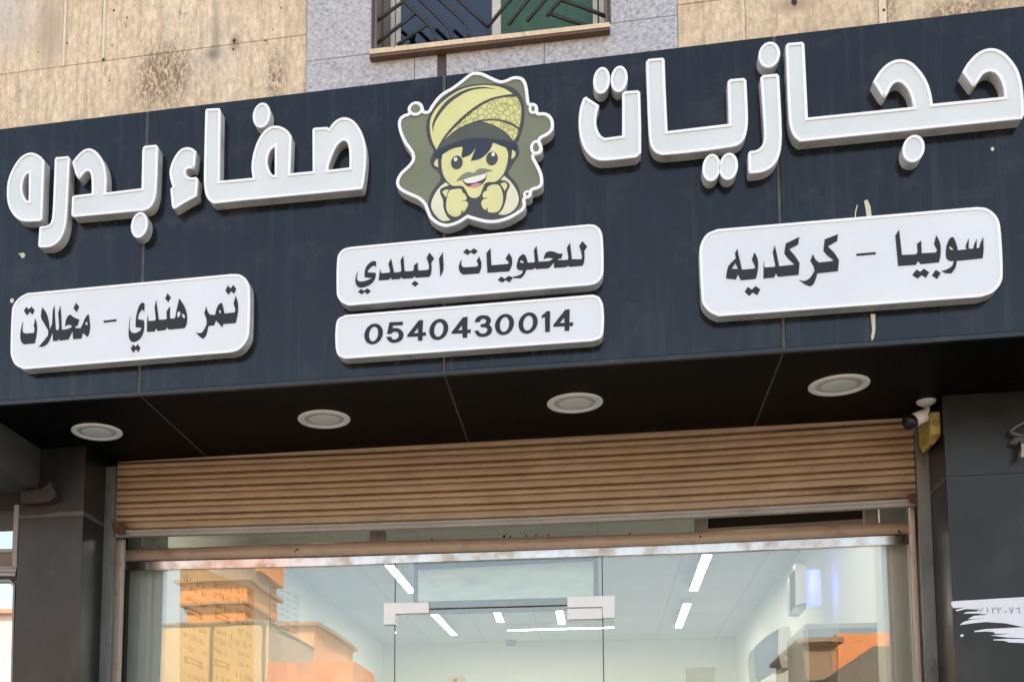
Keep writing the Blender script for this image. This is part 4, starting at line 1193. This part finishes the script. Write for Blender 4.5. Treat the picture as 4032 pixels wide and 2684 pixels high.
# vertical side frames
YSF = 0.955
for xa, xb in ((449, 477), (3597, 3616)):
    a, b = onY(xa, 2300, YSF).x, onY(xb, 2300, YSF).x
    MB().bbox(a, b, YSF, YSF + 0.04, 0.13, 2.935, 0.004).build("side_frame", M_TAN, sf)
a = onY(485, 2300, YG - 0.01).x
MB().box(onY(491, 2300, YG - 0.03).x + 0.001, onY(497, 2300, YG).x, YG - 0.012, YG + 0.03, 0.13, 2.9).build("side_gasket", M_DARKGAP, sf)
MB().box(XL - 0.3, onY(447, 2300, YG - 0.03).x - 0.001, YG - 0.02, YG + 0.03, 0.13, ZS).build("end_filler", M_BLACKREV, sf)
MB().box(onY(3616, 2300, YG - 0.03).x + 0.001, XR + 0.3, YG - 0.02, YG + 0.03, 0.13, ZS).build("end_filler", M_BLACKREV, sf)
# clerestory
zc0, zc1 = 2.88, 3.28
for xa, xb in ((1455, 1515), (2737, 2785), (3408, 3460)):
    a, b = onY(xa, 2080, YG - 0.02).x, onY(xb, 2080, YG - 0.02).x
    MB().bbox(a, b, YG - 0.02, YG + 0.03, zc0, zc1, 0.003).build("mullion", M_TANGREY, sf)
cx = [onY(x, 2080, YG).x for x in (495, 1455, 1515, 2737, 2785, 3408, 3460, 3584)]
for i in (0, 2, 6):
    MB().box(cx[i] + 0.002, cx[i + 1] - 0.002, YG + 0.004, YG + 0.010, zc0, zc1).build("pane", M_GLASS, sf)
slab([(2787, 2080), (3395, 2042), (3402, 2070), (3410, 2092), (2787, 2105)], YG + 0.002, 0.02).build("loose_panel", M_TANGREY, sf)
slab([(2787, 2020), (3406, 1980), (3406, 2041), (2787, 2079)], YG + 0.06, 0.01).build("bay_shade_sheet", M_DARKGAP, sf)  # dark sheet standing in for the shade inside the open bay
# glass panes below the head channel
zg1 = 2.835
xd0, xd1 = onY(1556, 2320, YG).x, onY(2372, 2300, YG).x
xg0, xg1 = onY(497, 2300, YG).x, onY(3585, 2300, YG).x
ztr = onY(1650, 2398, YG).z
g = 0.0025
MB().box(xg0, xd0 - g, YG, YG + 0.010, 0.15, zg1).build("pane", M_GLASS, sf)
MB().box(xd1 + g, xg1, YG, YG + 0.010, 0.15, zg1).build("pane", M_GLASS, sf)
MB().box(xd0 + g, xd1 - g, YG, YG + 0.010, ztr + 0.006, zg1).build("pane", M_GLASS, sf)
dz_ = MB().box(xd0 + g, xd1 - g, YG, YG + 0.010, 0.16, ztr - 0.004).build("door", M_GLASS, sf)
MB().box(xd0 - 0.0024, xd0 + 0.0024, YG - 0.001, YG + 0.011, 0.15, zg1).box(xd1 - 0.0024, xd1 + 0.0024, YG - 0.001, YG + 0.011, 0.15, zg1).build("silicone_joint", M_SILICONE, sf)
YPF = YG - 0.02
slab(T(G5, [(160, 430), (166, 426), (545, 423), (550, 428), (550, 512), (258, 520), (255, 612), (158, 616)]), YPF, 0.05).build("patch_fitting", M_PATCH, sf)
slab(T(G5, [(1765, 372), (2176, 365), (2180, 370), (2178, 555), (2076, 556), (2072, 461), (1765, 466)]), YPF, 0.05).build("patch_fitting", M_PATCH, sf)
slab(T(G5, [(1765, 478), (2066, 472), (2068, 562), (1765, 570)]), YPF, 0.05).build("patch_fitting", M_PATCH, dz_)

# dust clumps and cobweb bits caught along the transom bar
rd = random.Random(11)
for dx_, dy_, sz in ((510, 2156, 6), (560, 2154, 4), (628, 2152, 4), (1163, 2170, 5), (1172, 2163, 7), (1700, 2122, 4), (1985, 2112, 8), (2010, 2113, 6), (2070, 2110, 5), (2110, 2108, 6), (2160, 2107, 5), (2480, 2100, 5), (2757, 2112, 5), (3540, 2092, 6), (3545, 2097, 4), (1983, 2140, 3)):
    c = onY(dx_, dy_, YG - 0.04)
    k = sz / FPX * 5.5
    n = 7
    vs = [(c.x + k * math.cos(6.283 * i / n) * rd.uniform(.5, 1.3), c.y - 0.002, c.z + k * 0.8 * math.sin(6.283 * i / n) * rd.uniform(.5, 1.3)) for i in range(n)]
    vs += [(c.x, c.y - 0.006, c.z), (c.x, c.y + 0.006, c.z)]
    MB().add(vs, [(i, (i + 1) % n, n) for i in range(n)] + [((i + 1) % n, i, n + 1) for i in range(n)]).build("dust_clump", M_BROWNDUST, sf)

# ------------------------------------------------------------------ shop interior
ZC = 3.45
IX0, IX1, IY1 = -2.36, 1.405, 8.2
rm = thing("shop_interior", (-0.5, 4.5, 0.14), "pale painted shop interior with tiled ceiling seen through the glass", "room")
MB().box(IX0 - 0.1, IX0, YG + 0.06, IY1, 0.14, ZC).build("side_wall", M_IWALL, rm)
MB().box(IX1, IX1 + 0.1, YG + 0.06, IY1, 0.14, ZC).build("side_wall", M_IWALL, rm)
MB().box(IX0 - 0.1, IX1 + 0.1, IY1 + 0.001, IY1 + 0.1, 0.14, ZC).build("back_wall", M_IBACK, rm)
MB().box(IX0 - 0.1, IX1 + 0.1, YG + 0.05, IY1 + 0.1, ZC + 0.001, ZC + 0.1).build("ceiling", M_CEIL, rm)
MB().box(IX0, IX1, YG + 0.03, IY1, 0.10, 0.139).build("floor", M_PAVE, rm)
MB().box(IX0 - 0.3, IX1 + 0.3, YG + 0.05, YG + 0.09, 3.29, ZC).build("lintel", M_IWALL, rm)

TUBES = [((2785, 2178), (2730, 2322), "lit ceiling tube nearest the glass on the right"), ((2706, 2373), (2671, 2467), "lit ceiling tube further back on the right, above the wall mounted unit"),
         ((1705, 2410), (1789, 2497), "lit slanted ceiling tube just inside the left door hinge"), ((1953, 2396), (1971, 2445), "short bright ceiling tube glaring in the middle of the door"),
         ((2200, 2387), (2212, 2452), "lit ceiling tube just left of the right patch fitting"), ((1996, 2478), (2419, 2466), "long crosswise lit tube at the back of the ceiling"),
         ((1532, 2220), (1622, 2328), "lit ceiling tube nearest the glass, left of the pale green box")]
FILL_TUBES = [(0.776, 1.98, "added unseen lit ceiling tube on the right, close behind the shutter"), (-1.55, 1.95, "added unseen lit ceiling tube on the left, close behind the shutter")]
tl0 = None
for a, b, lb in TUBES:
    pa, pb = onZ(*a, ZC - 0.045), onZ(*b, ZC - 0.045)
    mid = (pa + pb) / 2
    ln = (pb - pa).length
    if tl0 is None:
        tl0 = thing("tube_light", mid, lb, "tube light", "lit tube lights on the shop ceiling")
        d0 = ln
        MB().box(mid.x - 0.036, mid.x + 0.036, mid.y - ln / 2, mid.y + ln / 2, ZC - 0.040, ZC - 0.001).build("housing", M_CCTV, tl0)
        hb = MB()  # lips added around the diffuser to keep its light off the ceiling
        for sg in (-1, 1):
            hb.box(mid.x + sg * 0.033 - 0.002, mid.x + sg * 0.033 + 0.002, mid.y - ln / 2, mid.y + ln / 2, ZC - 0.052, ZC - 0.0401)
        hb.box(mid.x - 0.0305, mid.x + 0.0305, mid.y - ln / 2, mid.y - ln / 2 + 0.01, ZC - 0.052, ZC - 0.0401)
        MB().box(mid.x - 0.030, mid.x + 0.030, mid.y - ln / 2 + 0.012, mid.y + ln / 2 - 0.012, ZC - 0.052, ZC - 0.0402).build("diffuser", M_TUBE, tl0)
        hb.build("light_shield", M_CCTV, tl0)
        o = tl0
    else:
        o = tl0.copy()
        COL.objects.link(o)
        o['label'] = lb
        for chd in list(tl0.children):
            c = chd.copy()
            COL.objects.link(c)
            c.parent = o
        o.location = mid
        o.scale = (1, ln / d0, 1)
    dv = pb - pa
    o.rotation_euler = (0, 0, math.atan2(dv.y, dv.x) - math.pi / 2)

for fx_, fy_, lb in FILL_TUBES:                       # unseen tubes added in line with the two rows to brighten the front
    o = tl0.copy()
    COL.objects.link(o)
    o['label'] = lb
    for chd in list(tl0.children):
        c = chd.copy()
        COL.objects.link(c)
        c.parent = o
    o.location = (fx_, fy_, ZC - 0.045)

# pale green box over the door
YB = YG + 0.12
gbx = thing("air_curtain", (onY(1990, 2300, YB).x, YB, onY(1990, 2300, YB).z), "pale green box with grey frame hung inside above the glass door", "air curtain")
slab(T(G5, [(455, 140), (1995, 60), (1995, 370), (455, 415)]), YB, 0.02).build("front_panel", M_PALEGREEN, gbx)
f_ = MB()
for px in ([(420, 130), (455, 140), (455, 415), (415, 418)], [(1996, 60), (2030, 40), (2040, 365), (1996, 370)], [(420, 85), (2030, 10), (2030, 39), (1995, 59), (455, 139), (420, 129)]):
    f_.prism([to_plane(T(G5, px), YB - 0.005)], YB - 0.005, YB + 0.1)
f_.build("frame", M_PGFRAME, gbx)
slab(T(G5, [(415, 419), (1996, 371), (2040, 366), (2040, 452), (420, 500)]), YB + 0.02, 0.12).build("grille", M_PGFRAME, gbx)

xs0, xs1 = onY(655, 2400, YG + 0.08).x, onY(3479, 2400, YG + 0.08).x
MB().box(IX0 - 0.2, xs0, YG + 0.08, YG + 0.22, 0.14, 3.289).build("wall_stub", M_IWALL, rm)
MB().box(xs1, IX1 + 0.2, YG + 0.08, YG + 0.22, 0.14, 3.289).build("wall_stub", M_IBACK, rm)

# wall posters on the left wall
XP = IX0 + 0.004


def wall_poly(px, X):
    q = [onX(*p, X) for p in px]
    return [(v.x, v.y, v.z) for v in q]


def wallsheet(px, X, th=0.003):
    q = wall_poly(px, X)
    n = len(q)
    vs = q + [(x - th, y, z) for x, y, z in q]
    return MB().add(vs, [tuple(range(n))] + [(i, n + i, n + (i + 1) % n, (i + 1) % n) for i in range(n)])


mp_ = wallsheet([(712, 2200), (1000, 2320), (1000, 2790), (712, 2730)], XP).build("menu_poster", M_POSTER)
tag(mp_, "tall tan menu poster with rows of brown print on the left shop wall", "poster")
ink = MB()
rnd = random.Random(5)
SLP = 0.40


def print_mark(x, y, w, h, lean=0.25):
    """one dark printed mark on the left wall, following the wall's perspective"""
    q = [(x, y), (x + w, y + w * SLP), (x + w + lean * h * 0.4, y + w * SLP + h), (x + lean * h * 0.4, y + h)]
    ink.add(wall_poly(q, XP + 0.001 + 0.00001 * len(ink.f)), [(0, 1, 2, 3)])


for col, (xa, xb) in enumerate(((722, 812), (842, 915), (928, 992))):
    y = 2262 + col * 22
    k = 0
    while y < 2760:
        k += 1
        if k % 4 == 0 and col < 2:                       # rounded price tab
            w = (xb - xa) * 0.8
            h = 26
            print_mark(xa + 4, y, w, h * 0.28)
            print_mark(xa + 6, y + h * 0.72, w, h * 0.28)
            print_mark(xa + 1, y + 3, 14, h)
            print_mark(xa + w - 12, y + w * SLP * 0.85, 13, h)
            y += 62
            continue
        x = xa
        while x < xb - 5:
            w = rnd.uniform(4, 9)
            if rnd.random() > 0.22:
                h = rnd.uniform(9, 26)
                print_mark(x, y + (x - xa) * SLP + rnd.uniform(-3, 3), w * 0.55, h)
                if rnd.random() > 0.4:
                    print_mark(x, y + (x - xa) * SLP + h * rnd.uniform(0.5, 0.9), w * rnd.uniform(0.8, 1.5), 5)
            x += w + rnd.uniform(1, 3)
        y += rnd.uniform(34, 48)
ink.build("printed_rows", M_BROWNINK, mp_)
p2 = wallsheet([(1064, 2280), (1180, 2340), (1180, 2520), (1064, 2480)], XP).build("wall_notice", M_POSTERW)
tag(p2, "pale printed notice further back on the left shop wall", "poster")
ink = MB()
for r_ in range(7):
    y = 2300 + r_ * 24
    for s_ in range(4):
        x = 1074 + s_ * 26
        ink.add(wall_poly([(x, y + (x - 1064) * 0.45), (x + 18, y + (x - 1046) * 0.45), (x + 18, y + (x - 1046) * 0.45 + 5), (x, y + (x - 1064) * 0.45 + 5)], XP + 0.001), [(0, 1, 2, 3)])
ink.build("printed_rows", M_GREYINK, p2)

# drinks coolers left and right
YC = 1.75
M_CGLASS = glassmat("cooler_glass", 0.0, (0.90, 0.84, 0.76))


def cooler(label, x0px, x1px, ytop, depth, posts, m_frame, flip, solid=False):
    a, b = onY(x0px, ytop, YC), onY(x1px, ytop, YC)
    zt_ = (a.z + b.z) / 2
    r = thing("display_cabinet", ((a.x + b.x) / 2, YC, 0.14), label, "cabinet")
    t_ = 0.025
    fm = MB()
    fm.box(a.x, b.x, YC, YC + t_, zt_ - t_, zt_).box(a.x, b.x, YC + t_ + 0.001, YC + depth, zt_ - 0.02, zt_)
    for pxx in posts:
        x = onY(pxx, ytop + 100, YC).x
        fm.box(x - 0.012, x + 0.012, YC, YC + t_, 0.14, zt_ - t_ - 0.001)
    fm.build("frame", m_frame, r)
    MB().box(a.x + 0.005, b.x - 0.005, YC + 0.008, YC + 0.014, 0.2, zt_ - t_ - 0.001).build("glass_front", M_CGLASS, r)
    MB().box(a.x, a.x + 0.02, YC + t_ + 0.001, YC + depth, 0.14, zt_ - 0.021).box(b.x - 0.02, b.x, YC + t_ + 0.001, YC + depth, 0.14, zt_ - 0.021).box(a.x + 0.02, b.x - 0.02, YC + depth - 0.02, YC + depth, 0.14, zt_ - 0.021).build("cabinet", M_FRIDGE if solid else M_POSTERW, r)
    return r


rc = cooler("tall grey cabinet with broad dark frame against the right shop wall", 3170, 3540, 2451, 0.6, (3174, 3518), M_FRIDGE, 0, True)
a, b = onY(3490, 2451, YC - 0.012).x, onY(3543, 2451, YC - 0.012).x
MB().box(a, b, YC - 0.012, YC - 0.001, 0.14, onY(3515, 2450, YC).z).build("door_edge", M_FRIDGED, rc)

# insect killer, wall unit, notice, hook box, smoke detector
V6 = (2800, 2150, 2356 / 840)
YI = 2.9
xi = onY(3150, 2300, YI)


def ipt(x, y, Y):
    return onY(*T(V6, [(x, y)])[0], Y)


ik = thing("insect_killer", (ipt(990, 400, YI).x, YI, ipt(990, 400, YI).z), "white insect killer lamp glowing blue on the right shop wall", "insect lamp")
slab(T(V6, [(930, 190), (1045, 215), (1050, 620), (935, 645)]), YI, 0.10).build("housing", M_CCTV, ik)
slab(T(V6, [(865, 330), (929, 240), (934, 650), (868, 745)]), YI + 0.02, 0.08).build("side_tray", M_FRIDGED, ik)
slab(T(V6, [(868, 746), (934, 651), (1050, 622), (1050, 690), (985, 752)]), YI + 0.02, 0.08).build("catch_tray", M_FRIDGE, ik)
p0, p1 = ipt(1125, 270, YI + 0.06), ipt(1125, 650, YI + 0.06)
MB().tube([p0, p1], 0.045, 14).build("lamp_tube", M_UV, ik, True)
MB().tube([ipt(935, 20, YI + 0.05), ipt(950, 90, YI + 0.05), ipt(985, 150, YI + 0.05), ipt(1045, 190, YI + 0.05)], 0.007, 6).build("cable", M_GREYINK, ik)
YU = 2.6
wu = thing("wall_unit", (ipt(700, 1200, YU).x, YU, ipt(700, 1200, YU).z), "white wall mounted air conditioner with a glossy dark front, on the right shop wall", "air conditioner")
slab(T(V6, [(745, 900), (860, 880), (885, 960), (885, 1330), (780, 1335), (740, 1180)]), YU, 0.3).build("housing", M_CCTV, wu)
slab(T(V6, [(744, 905), (738, 1180), (778, 1336), (520, 1498), (490, 1430), (470, 1200), (490, 1100), (600, 1000)]), YU + 0.003, 0.28).build("front_panel", mat("glossy_blue_grey", (0.10, 0.12, 0.15), 0.12, var=0.2, scale=7), wu)
slab(T(V6, [(810, 1215), (845, 1195), (850, 1250), (815, 1258)]), YU - 0.004, 0.004).build("badge", M_RIM, wu)
MB().tube([ipt(780, 1345, YU + 0.1), ipt(885, 1350, YU + 0.1), ipt(890, 1500, YU + 0.1), ipt(890, 1700, YU + 0.1)], 0.012, 6).build("pipe", M_GREYINK, wu)
YN = IY1 - 0.004
tag(slab([(2700, 2628), (2815, 2624), (2815, 2720), (2700, 2722)], YN, 0.003).build("paper_notice", M_NOTICE), "yellowish paper notice on the back wall of the shop", "notice")
hk = thing("wall_box", onY(1795, 2680, YN - 0.05), "small peach box with a dark slot on the back shop wall", "box")
slab([(1768, 2665), (1775, 2660), (1820, 2659), (1828, 2666), (1828, 2730), (1766, 2730)], YN - 0.05, 0.05).build("case", M_PEACH, hk)
slab([(1786, 2670), (1800, 2668), (1801, 2700), (1787, 2700)], YN - 0.052, 0.0015).build("slot", M_BROWNINK, hk)
sd = onZ(2015, 2527, ZC)
tag(MB().lathe([(0.0005, -0.06), (0.045, -0.055), (0.055, -0.03), (0.055, -0.001)], (sd.x, sd.y - 0.12, ZC), 20).build("ceiling_sensor", M_FRIDGED, None, True), "small dark round sensor at the back of the shop ceiling", "sensor")

# ------------------------------------------------------------------ security camera and junction box
YK = 0.70
cb = onZ(3647, 1577, ZS)
YK = cb.y - 0.07
cc = thing("security_camera", (cb.x, cb.y, ZS), "white bullet security camera hanging under the soffit by the right pillar", "security camera")
MB().lathe([(0.039, -0.001), (0.038, -0.008), (0.030, -0.016), (0.018, -0.021), (0.012, -0.026)], (cb.x, cb.y, ZS), 24).build("mount", M_CCTV, cc, True)
yb_ = cb.y
k1, k2 = onY(3651, 1613, YK + 0.03), onY(3641, 1632, YK)
MB().tube([(cb.x, cb.y, ZS - 0.022), k1, k2], [0.013, 0.010, 0.010], 12).build("neck", M_CCTV, cc, True)
b0, b1 = onY(3641, 1634, YK), onY(3596, 1655, YK - 0.015)
MB().tube([b0, b0.lerp(b1, 0.06), b1], [0.022, 0.027, 0.028], 20).build("body", M_CCTV, cc, True)
d_ = (b1 - b0).normalized()
MB().tube([b1 + d_ * 0.0005, b1 + d_ * 0.032], [0.0285, 0.0295], 20).build("hood", M_BLACK, cc, True)
jb = thing("junction_box", onY(3680, 1665, 0.66), "yellowed plastic junction box on top of the right shutter guide", "junction box")
YJ = 0.655
a, b = onY(3658, 1621, YJ), onY(3706, 1712, YJ)
MB().bbox(a.x, b.x, YJ, YJ + 0.17, b.z, a.z, 0.004).build("case", M_YBOX, jb)
MB().add([(a.x + .002, YJ + .005, b.z - 0.001), (b.x - .002, YJ + .005, b.z - 0.001), (b.x - .002, YJ + .165, b.z - 0.001), (a.x + .002, YJ + .165, b.z - 0.001), (a.x + .006, YJ + .03, b.z - 0.03), (b.x - .02, YJ + .03, b.z - 0.026), (b.x - .02, YJ + .15, b.z - 0.026), (a.x + .006, YJ + .15, b.z - 0.03)],
         [(0, 1, 5, 4), (1, 2, 6, 5), (2, 3, 7, 6), (3, 0, 4, 7), (4, 5, 6, 7)]).build("lower_cover", M_YBOX, jb)
q1 = to_plane(ell(3684, 1664, 11, 12), YJ - 0.002)
MB().ring(q1, offset(q1, 0.004), YJ - 0.002).build("knockout", M_BROWNINK, jb)

# ------------------------------------------------------------------ broken lamp bracket at the right edge
YBK = YP - 0.03
br = thing("broken_bracket", onY(4010, 1700, YBK), "broken metal bracket with dangling wires on the right pillar near the frame edge", "bracket")
w1 = MB().tube([onY(*T(V1, [p])[0], YBK) for p in ((1250, 520), (1310, 470), (1390, 425), (1460, 400))], 0.006, 8).tube([onY(*T(V1, [p])[0], YBK) for p in ((1250, 522), (1320, 552), (1400, 560))], 0.006, 8)
w1.build("frame", M_STEEL, br, True)
slab(T(V1, [(1240, 640), (1290, 590), (1400, 545), (1460, 560), (1460, 650), (1330, 655)]), YBK, 0.03).build("plate", M_SEAM, br)
MB().tube([onY(*T(V1, [p])[0], YBK - 0.005) for p in ((1340, 630), (1345, 720), (1325, 800), (1305, 822))], 0.005, 6).build("wire", M_BLACK, br, True)
slab(T(V1, [(1360, 640), (1395, 645), (1392, 780), (1355, 775), (1368, 700)]), YBK - 0.008, 0.004).build("torn_strip", M_TAN, br)

# ------------------------------------------------------------------ neighbour on the left
nb = thing("neighbour_bulkhead", (-3.4, 0.2, 3.11), "grey plastered bulkhead of the next shop at the left edge, beside the left pillar", "bulkhead")
MB().box(-5.2, -2.655, 0.022, YP + 0.05, 3.113, ZS - 0.001).build("plaster_box", M_BLOCK, nb)
fm_ = MB()
slab(T(V4, [(205, 985), (300, 965), (440, 950), (520, 875), (525, 930), (560, 960), (575, 1030), (500, 1080), (390, 1095), (215, 1100)]), YP - 0.05, 0.045).build("foam_patch", M_FOAM, nb)
slab(T(V4, [(215, 1101), (560, 1090), (600, 1130), (560, 1200), (215, 1235)]), YP - 0.004, 0.003).build("dark_patch", M_BLACKREV, nb)  # thin dark sheet on the pillar just below the foam
YNW = YP + 0.06
nw = thing("neighbour_window", (-3.2, YNW, 0.13), "reflective shop window with brown and white frame at the left edge", "window")
MB().add([], []).prism([to_plane([(-900, 1880), (77, 1880), (77, 1985), (57, 1986), (57, 2000), (-900, 2010)], YNW)], YNW, YNW + 0.05).build("frame", M_DARKGAP, nw)
f_ = MB()
for px in ([(57, 1986), (76, 1986), (67, 2160), (66, 2228), (48, 2231), (49, 2160), (55, 2001)], [(-900, 2175), (48, 2160), (48, 2172), (-900, 2190)], [(-900, 2215), (66, 2229), (64, 2234), (-900, 2260)]):
    f_.prism([to_plane(px, YNW - 0.004)], YNW - 0.004, YNW + 0.05)
f_.build("frame", M_NGREY, nw)
slab([(-900, 2191), (48, 2173), (66, 2228), (-900, 2214)], YNW + 0.004, 0.03).build("transom", M_NFRAME, nw)
slab([(-900, 2240), (64, 2236), (62, 2250), (-900, 2258)], YNW, 0.03).build("transom", M_TANGREY, nw)
slab([(-900, 2262), (60, 2252), (60, 2266), (-900, 2276)], YNW - 0.006, 0.03).build("transom", M_NGREY, nw)
slab([(-900, 2284), (38, 2280), (58, 2300), (47, 2760), (40, 2760), (52, 2305), (34, 2288), (-900, 2294)], YNW - 0.006, 0.04).build("frame", M_NGREY, nw)
slab([(-900, 2011), (54, 2001), (48, 2159), (-900, 2174)], YNW + 0.02, 0.006).build("pane", M_MIRROR, nw)
slab([(-900, 2295), (34, 2289), (51, 2306), (39, 2760), (-900, 2760)], YNW + 0.02, 0.006).build("pane", M_MIRROR, nw)
MB().box(-6, xnl - 0.03, YNW + 0.12, YNW + 0.2, 0, 3.15).build("backing", mat("lavender_reflection", (0.42, 0.41, 0.45), 0.7, var=0.1, scale=2, sc=(0.3, 1, 3)), nw)  # lavender reflection of the panes painted into the backing colour
MB().box(-6, xnl - 0.001, YNW + 0.205, YNW + 0.21, 0, ZS).build("lining", M_BLACKREV, nw)

# ------------------------------------------------------------------ buildings across the street (seen mirrored in the glass)
def opp(x, y, dist):
    """point at 'dist' in front of the facade whose mirror image in the shop glass lies at pixel x, y"""
    v = onY(x, y, 2 * YG + dist)
    return v.x, v.z


def opp_building(label, x0, x1, ytop, dist, depth, m_wall, cornice=None, windows=0, wallname="wall"):
    xa, za = opp(x0, ytop, dist)
    xb, zb2 = opp(x1, ytop, dist)
    z1 = max(za, zb2)
    r = thing("street_building", ((xa + xb) / 2, -dist - depth / 2, 0), label, "building", "buildings across the street")
    MB().box(xa, xb, -dist - depth, -dist, 0, z1).build("wall", m_wall, r)
    if cornice:
        MB().box(xa - 0.25, xb + 0.25, -dist - depth - 0.25, -dist + 0.25, z1 + 0.001, z1 + 0.18).build("cornice", cornice, r)
    rr = random.Random(int(x0))
    for k in range(windows):
        wxm = xa + (xb - xa) * (k + 0.5) / windows
        MB().box(wxm - 0.45, wxm + 0.45, -dist + 0.001, -dist + 0.03, z1 - 2.9, z1 - 1.5).build("window", M_DKWIN, r)
    return r, xa, xb, z1


r, xa, xb, z1 = opp_building("orange corner tower house across the street with stepped cornices", 738, 962, 2375, 45, 5, M_ORANGE)
za = opp(800, 2297, 45)[1]
MB().box(xa - 0.25, xb + 0.15, -50.2, -44.75, z1 + 0.001, za).build("upper_wall", M_ORANGE, r)
MB().box(xa - 0.55, xb + 0.45, -50.5, -44.5, za + 0.001, za + 0.18).build("cornice", M_LEDGE, r)
MB().box(xa - 0.3, xb + 0.2, -50.2, -44.7, z1 - 0.12, z1).build("cornice", M_LEDGE, r)
zb3 = opp(800, 2225, 45)[1]
MB().box(xa - 0.35, xb + 0.1, -50.2, -44.8, za + 0.181, zb3).build("parapet", M_BRICK, r)
for k in range(9):
    bxk = xa - 0.25 + (xb - xa + 0.25) * (k + 0.5) / 9
    MB().box(bxk - 0.09, bxk + 0.09, -44.79, -44.68, za + 0.19, zb3).build("baluster", M_LEDGE, r)
MB().box(xa + 1.8, xb + 0.3, -51, -46.5, zb3 + 0.001, zb3 + 1.6).build("roof_room", M_ORANGE, r)
r, xa, xb, z1 = opp_building("peach house across the street with one small window on its side", 1100, 1240, 2465, 46, 8.6, M_PEACHR, M_LEDGE)
w0, w1 = opp(1190, 2540, 46), opp(1236, 2573, 46)
MB().box(w0[0], w1[0], -45.99, -45.95, w1[1], w0[1]).build("window", M_DKWIN, r)
r, xa, xb, z1 = opp_building("low deep orange shop across the street under the peach house", 1052, 1390, 2606, 19, 2.5, M_DEEPOR, None, 5)
opp_building("orange house across the street on the right", 3296, 3620, 2494, 45, 8, M_PEACHR, None, 0)
opp_building("brown house across the street beside the right orange house", 3165, 3292, 2530, 43, 8, M_BRICK, M_BRICK, 2)
xa, za = opp(3300, 2640, 38)
xb, zb2 = opp(3440, 2540, 38)
xc, zc2 = opp(3640, 2538, 38)
sh_ = MB()
pf = [(xa, 0), (xc, 0), (xc, zb2), (xb, zb2), (xa, za)]
sh_.walls([Vector(p) for p in pf], -38, -41).fill([[Vector(p) for p in pf]], -41).fill([[Vector(p) for p in pf]], -38)
tag(sh_.build("street_shed", M_GREYB), "grey shed with a sloping roof across the street on the right", "shed")
opp_building("pale four storey house across the street, far left", -1500, -500, 2180, 42, 10, M_PALEB, M_LEDGE, 3)
opp_building("wide pink house across the street beyond the next shop", -420, 250, 2440, 44, 9, M_PINKB, M_LEDGE, 3)
opp_building("low pale yellow shop row across the street in the middle", 1500, 3100, 2720, 48, 9, M_PALEB, M_LEDGE, 8)

r, xa, xb, z1 = opp_building("tan block across the street with a dark roof edge and two drain pipes", 640, 1056, 2462, 25, 5.4, M_TANB)
MB().box(xa - 0.03, xb + 0.05, -30.45, -24.95, z1 + 0.001, z1 + 0.075).build("roof_edge", M_GREYB, r)
MB().box(xb + 0.001, xb + 0.02, -30.3, -25.02, 0, z1 - 0.01).build("side_wall", M_MAUVE, r)
for pxx in (838, 1040):
    xp_ = opp(pxx, 2500, 25)[0]
    MB().tube([(xp_, -24.96, 0), (xp_, -24.96, z1)], 0.045, 8).build("drain_pipe", M_GREYB, r)
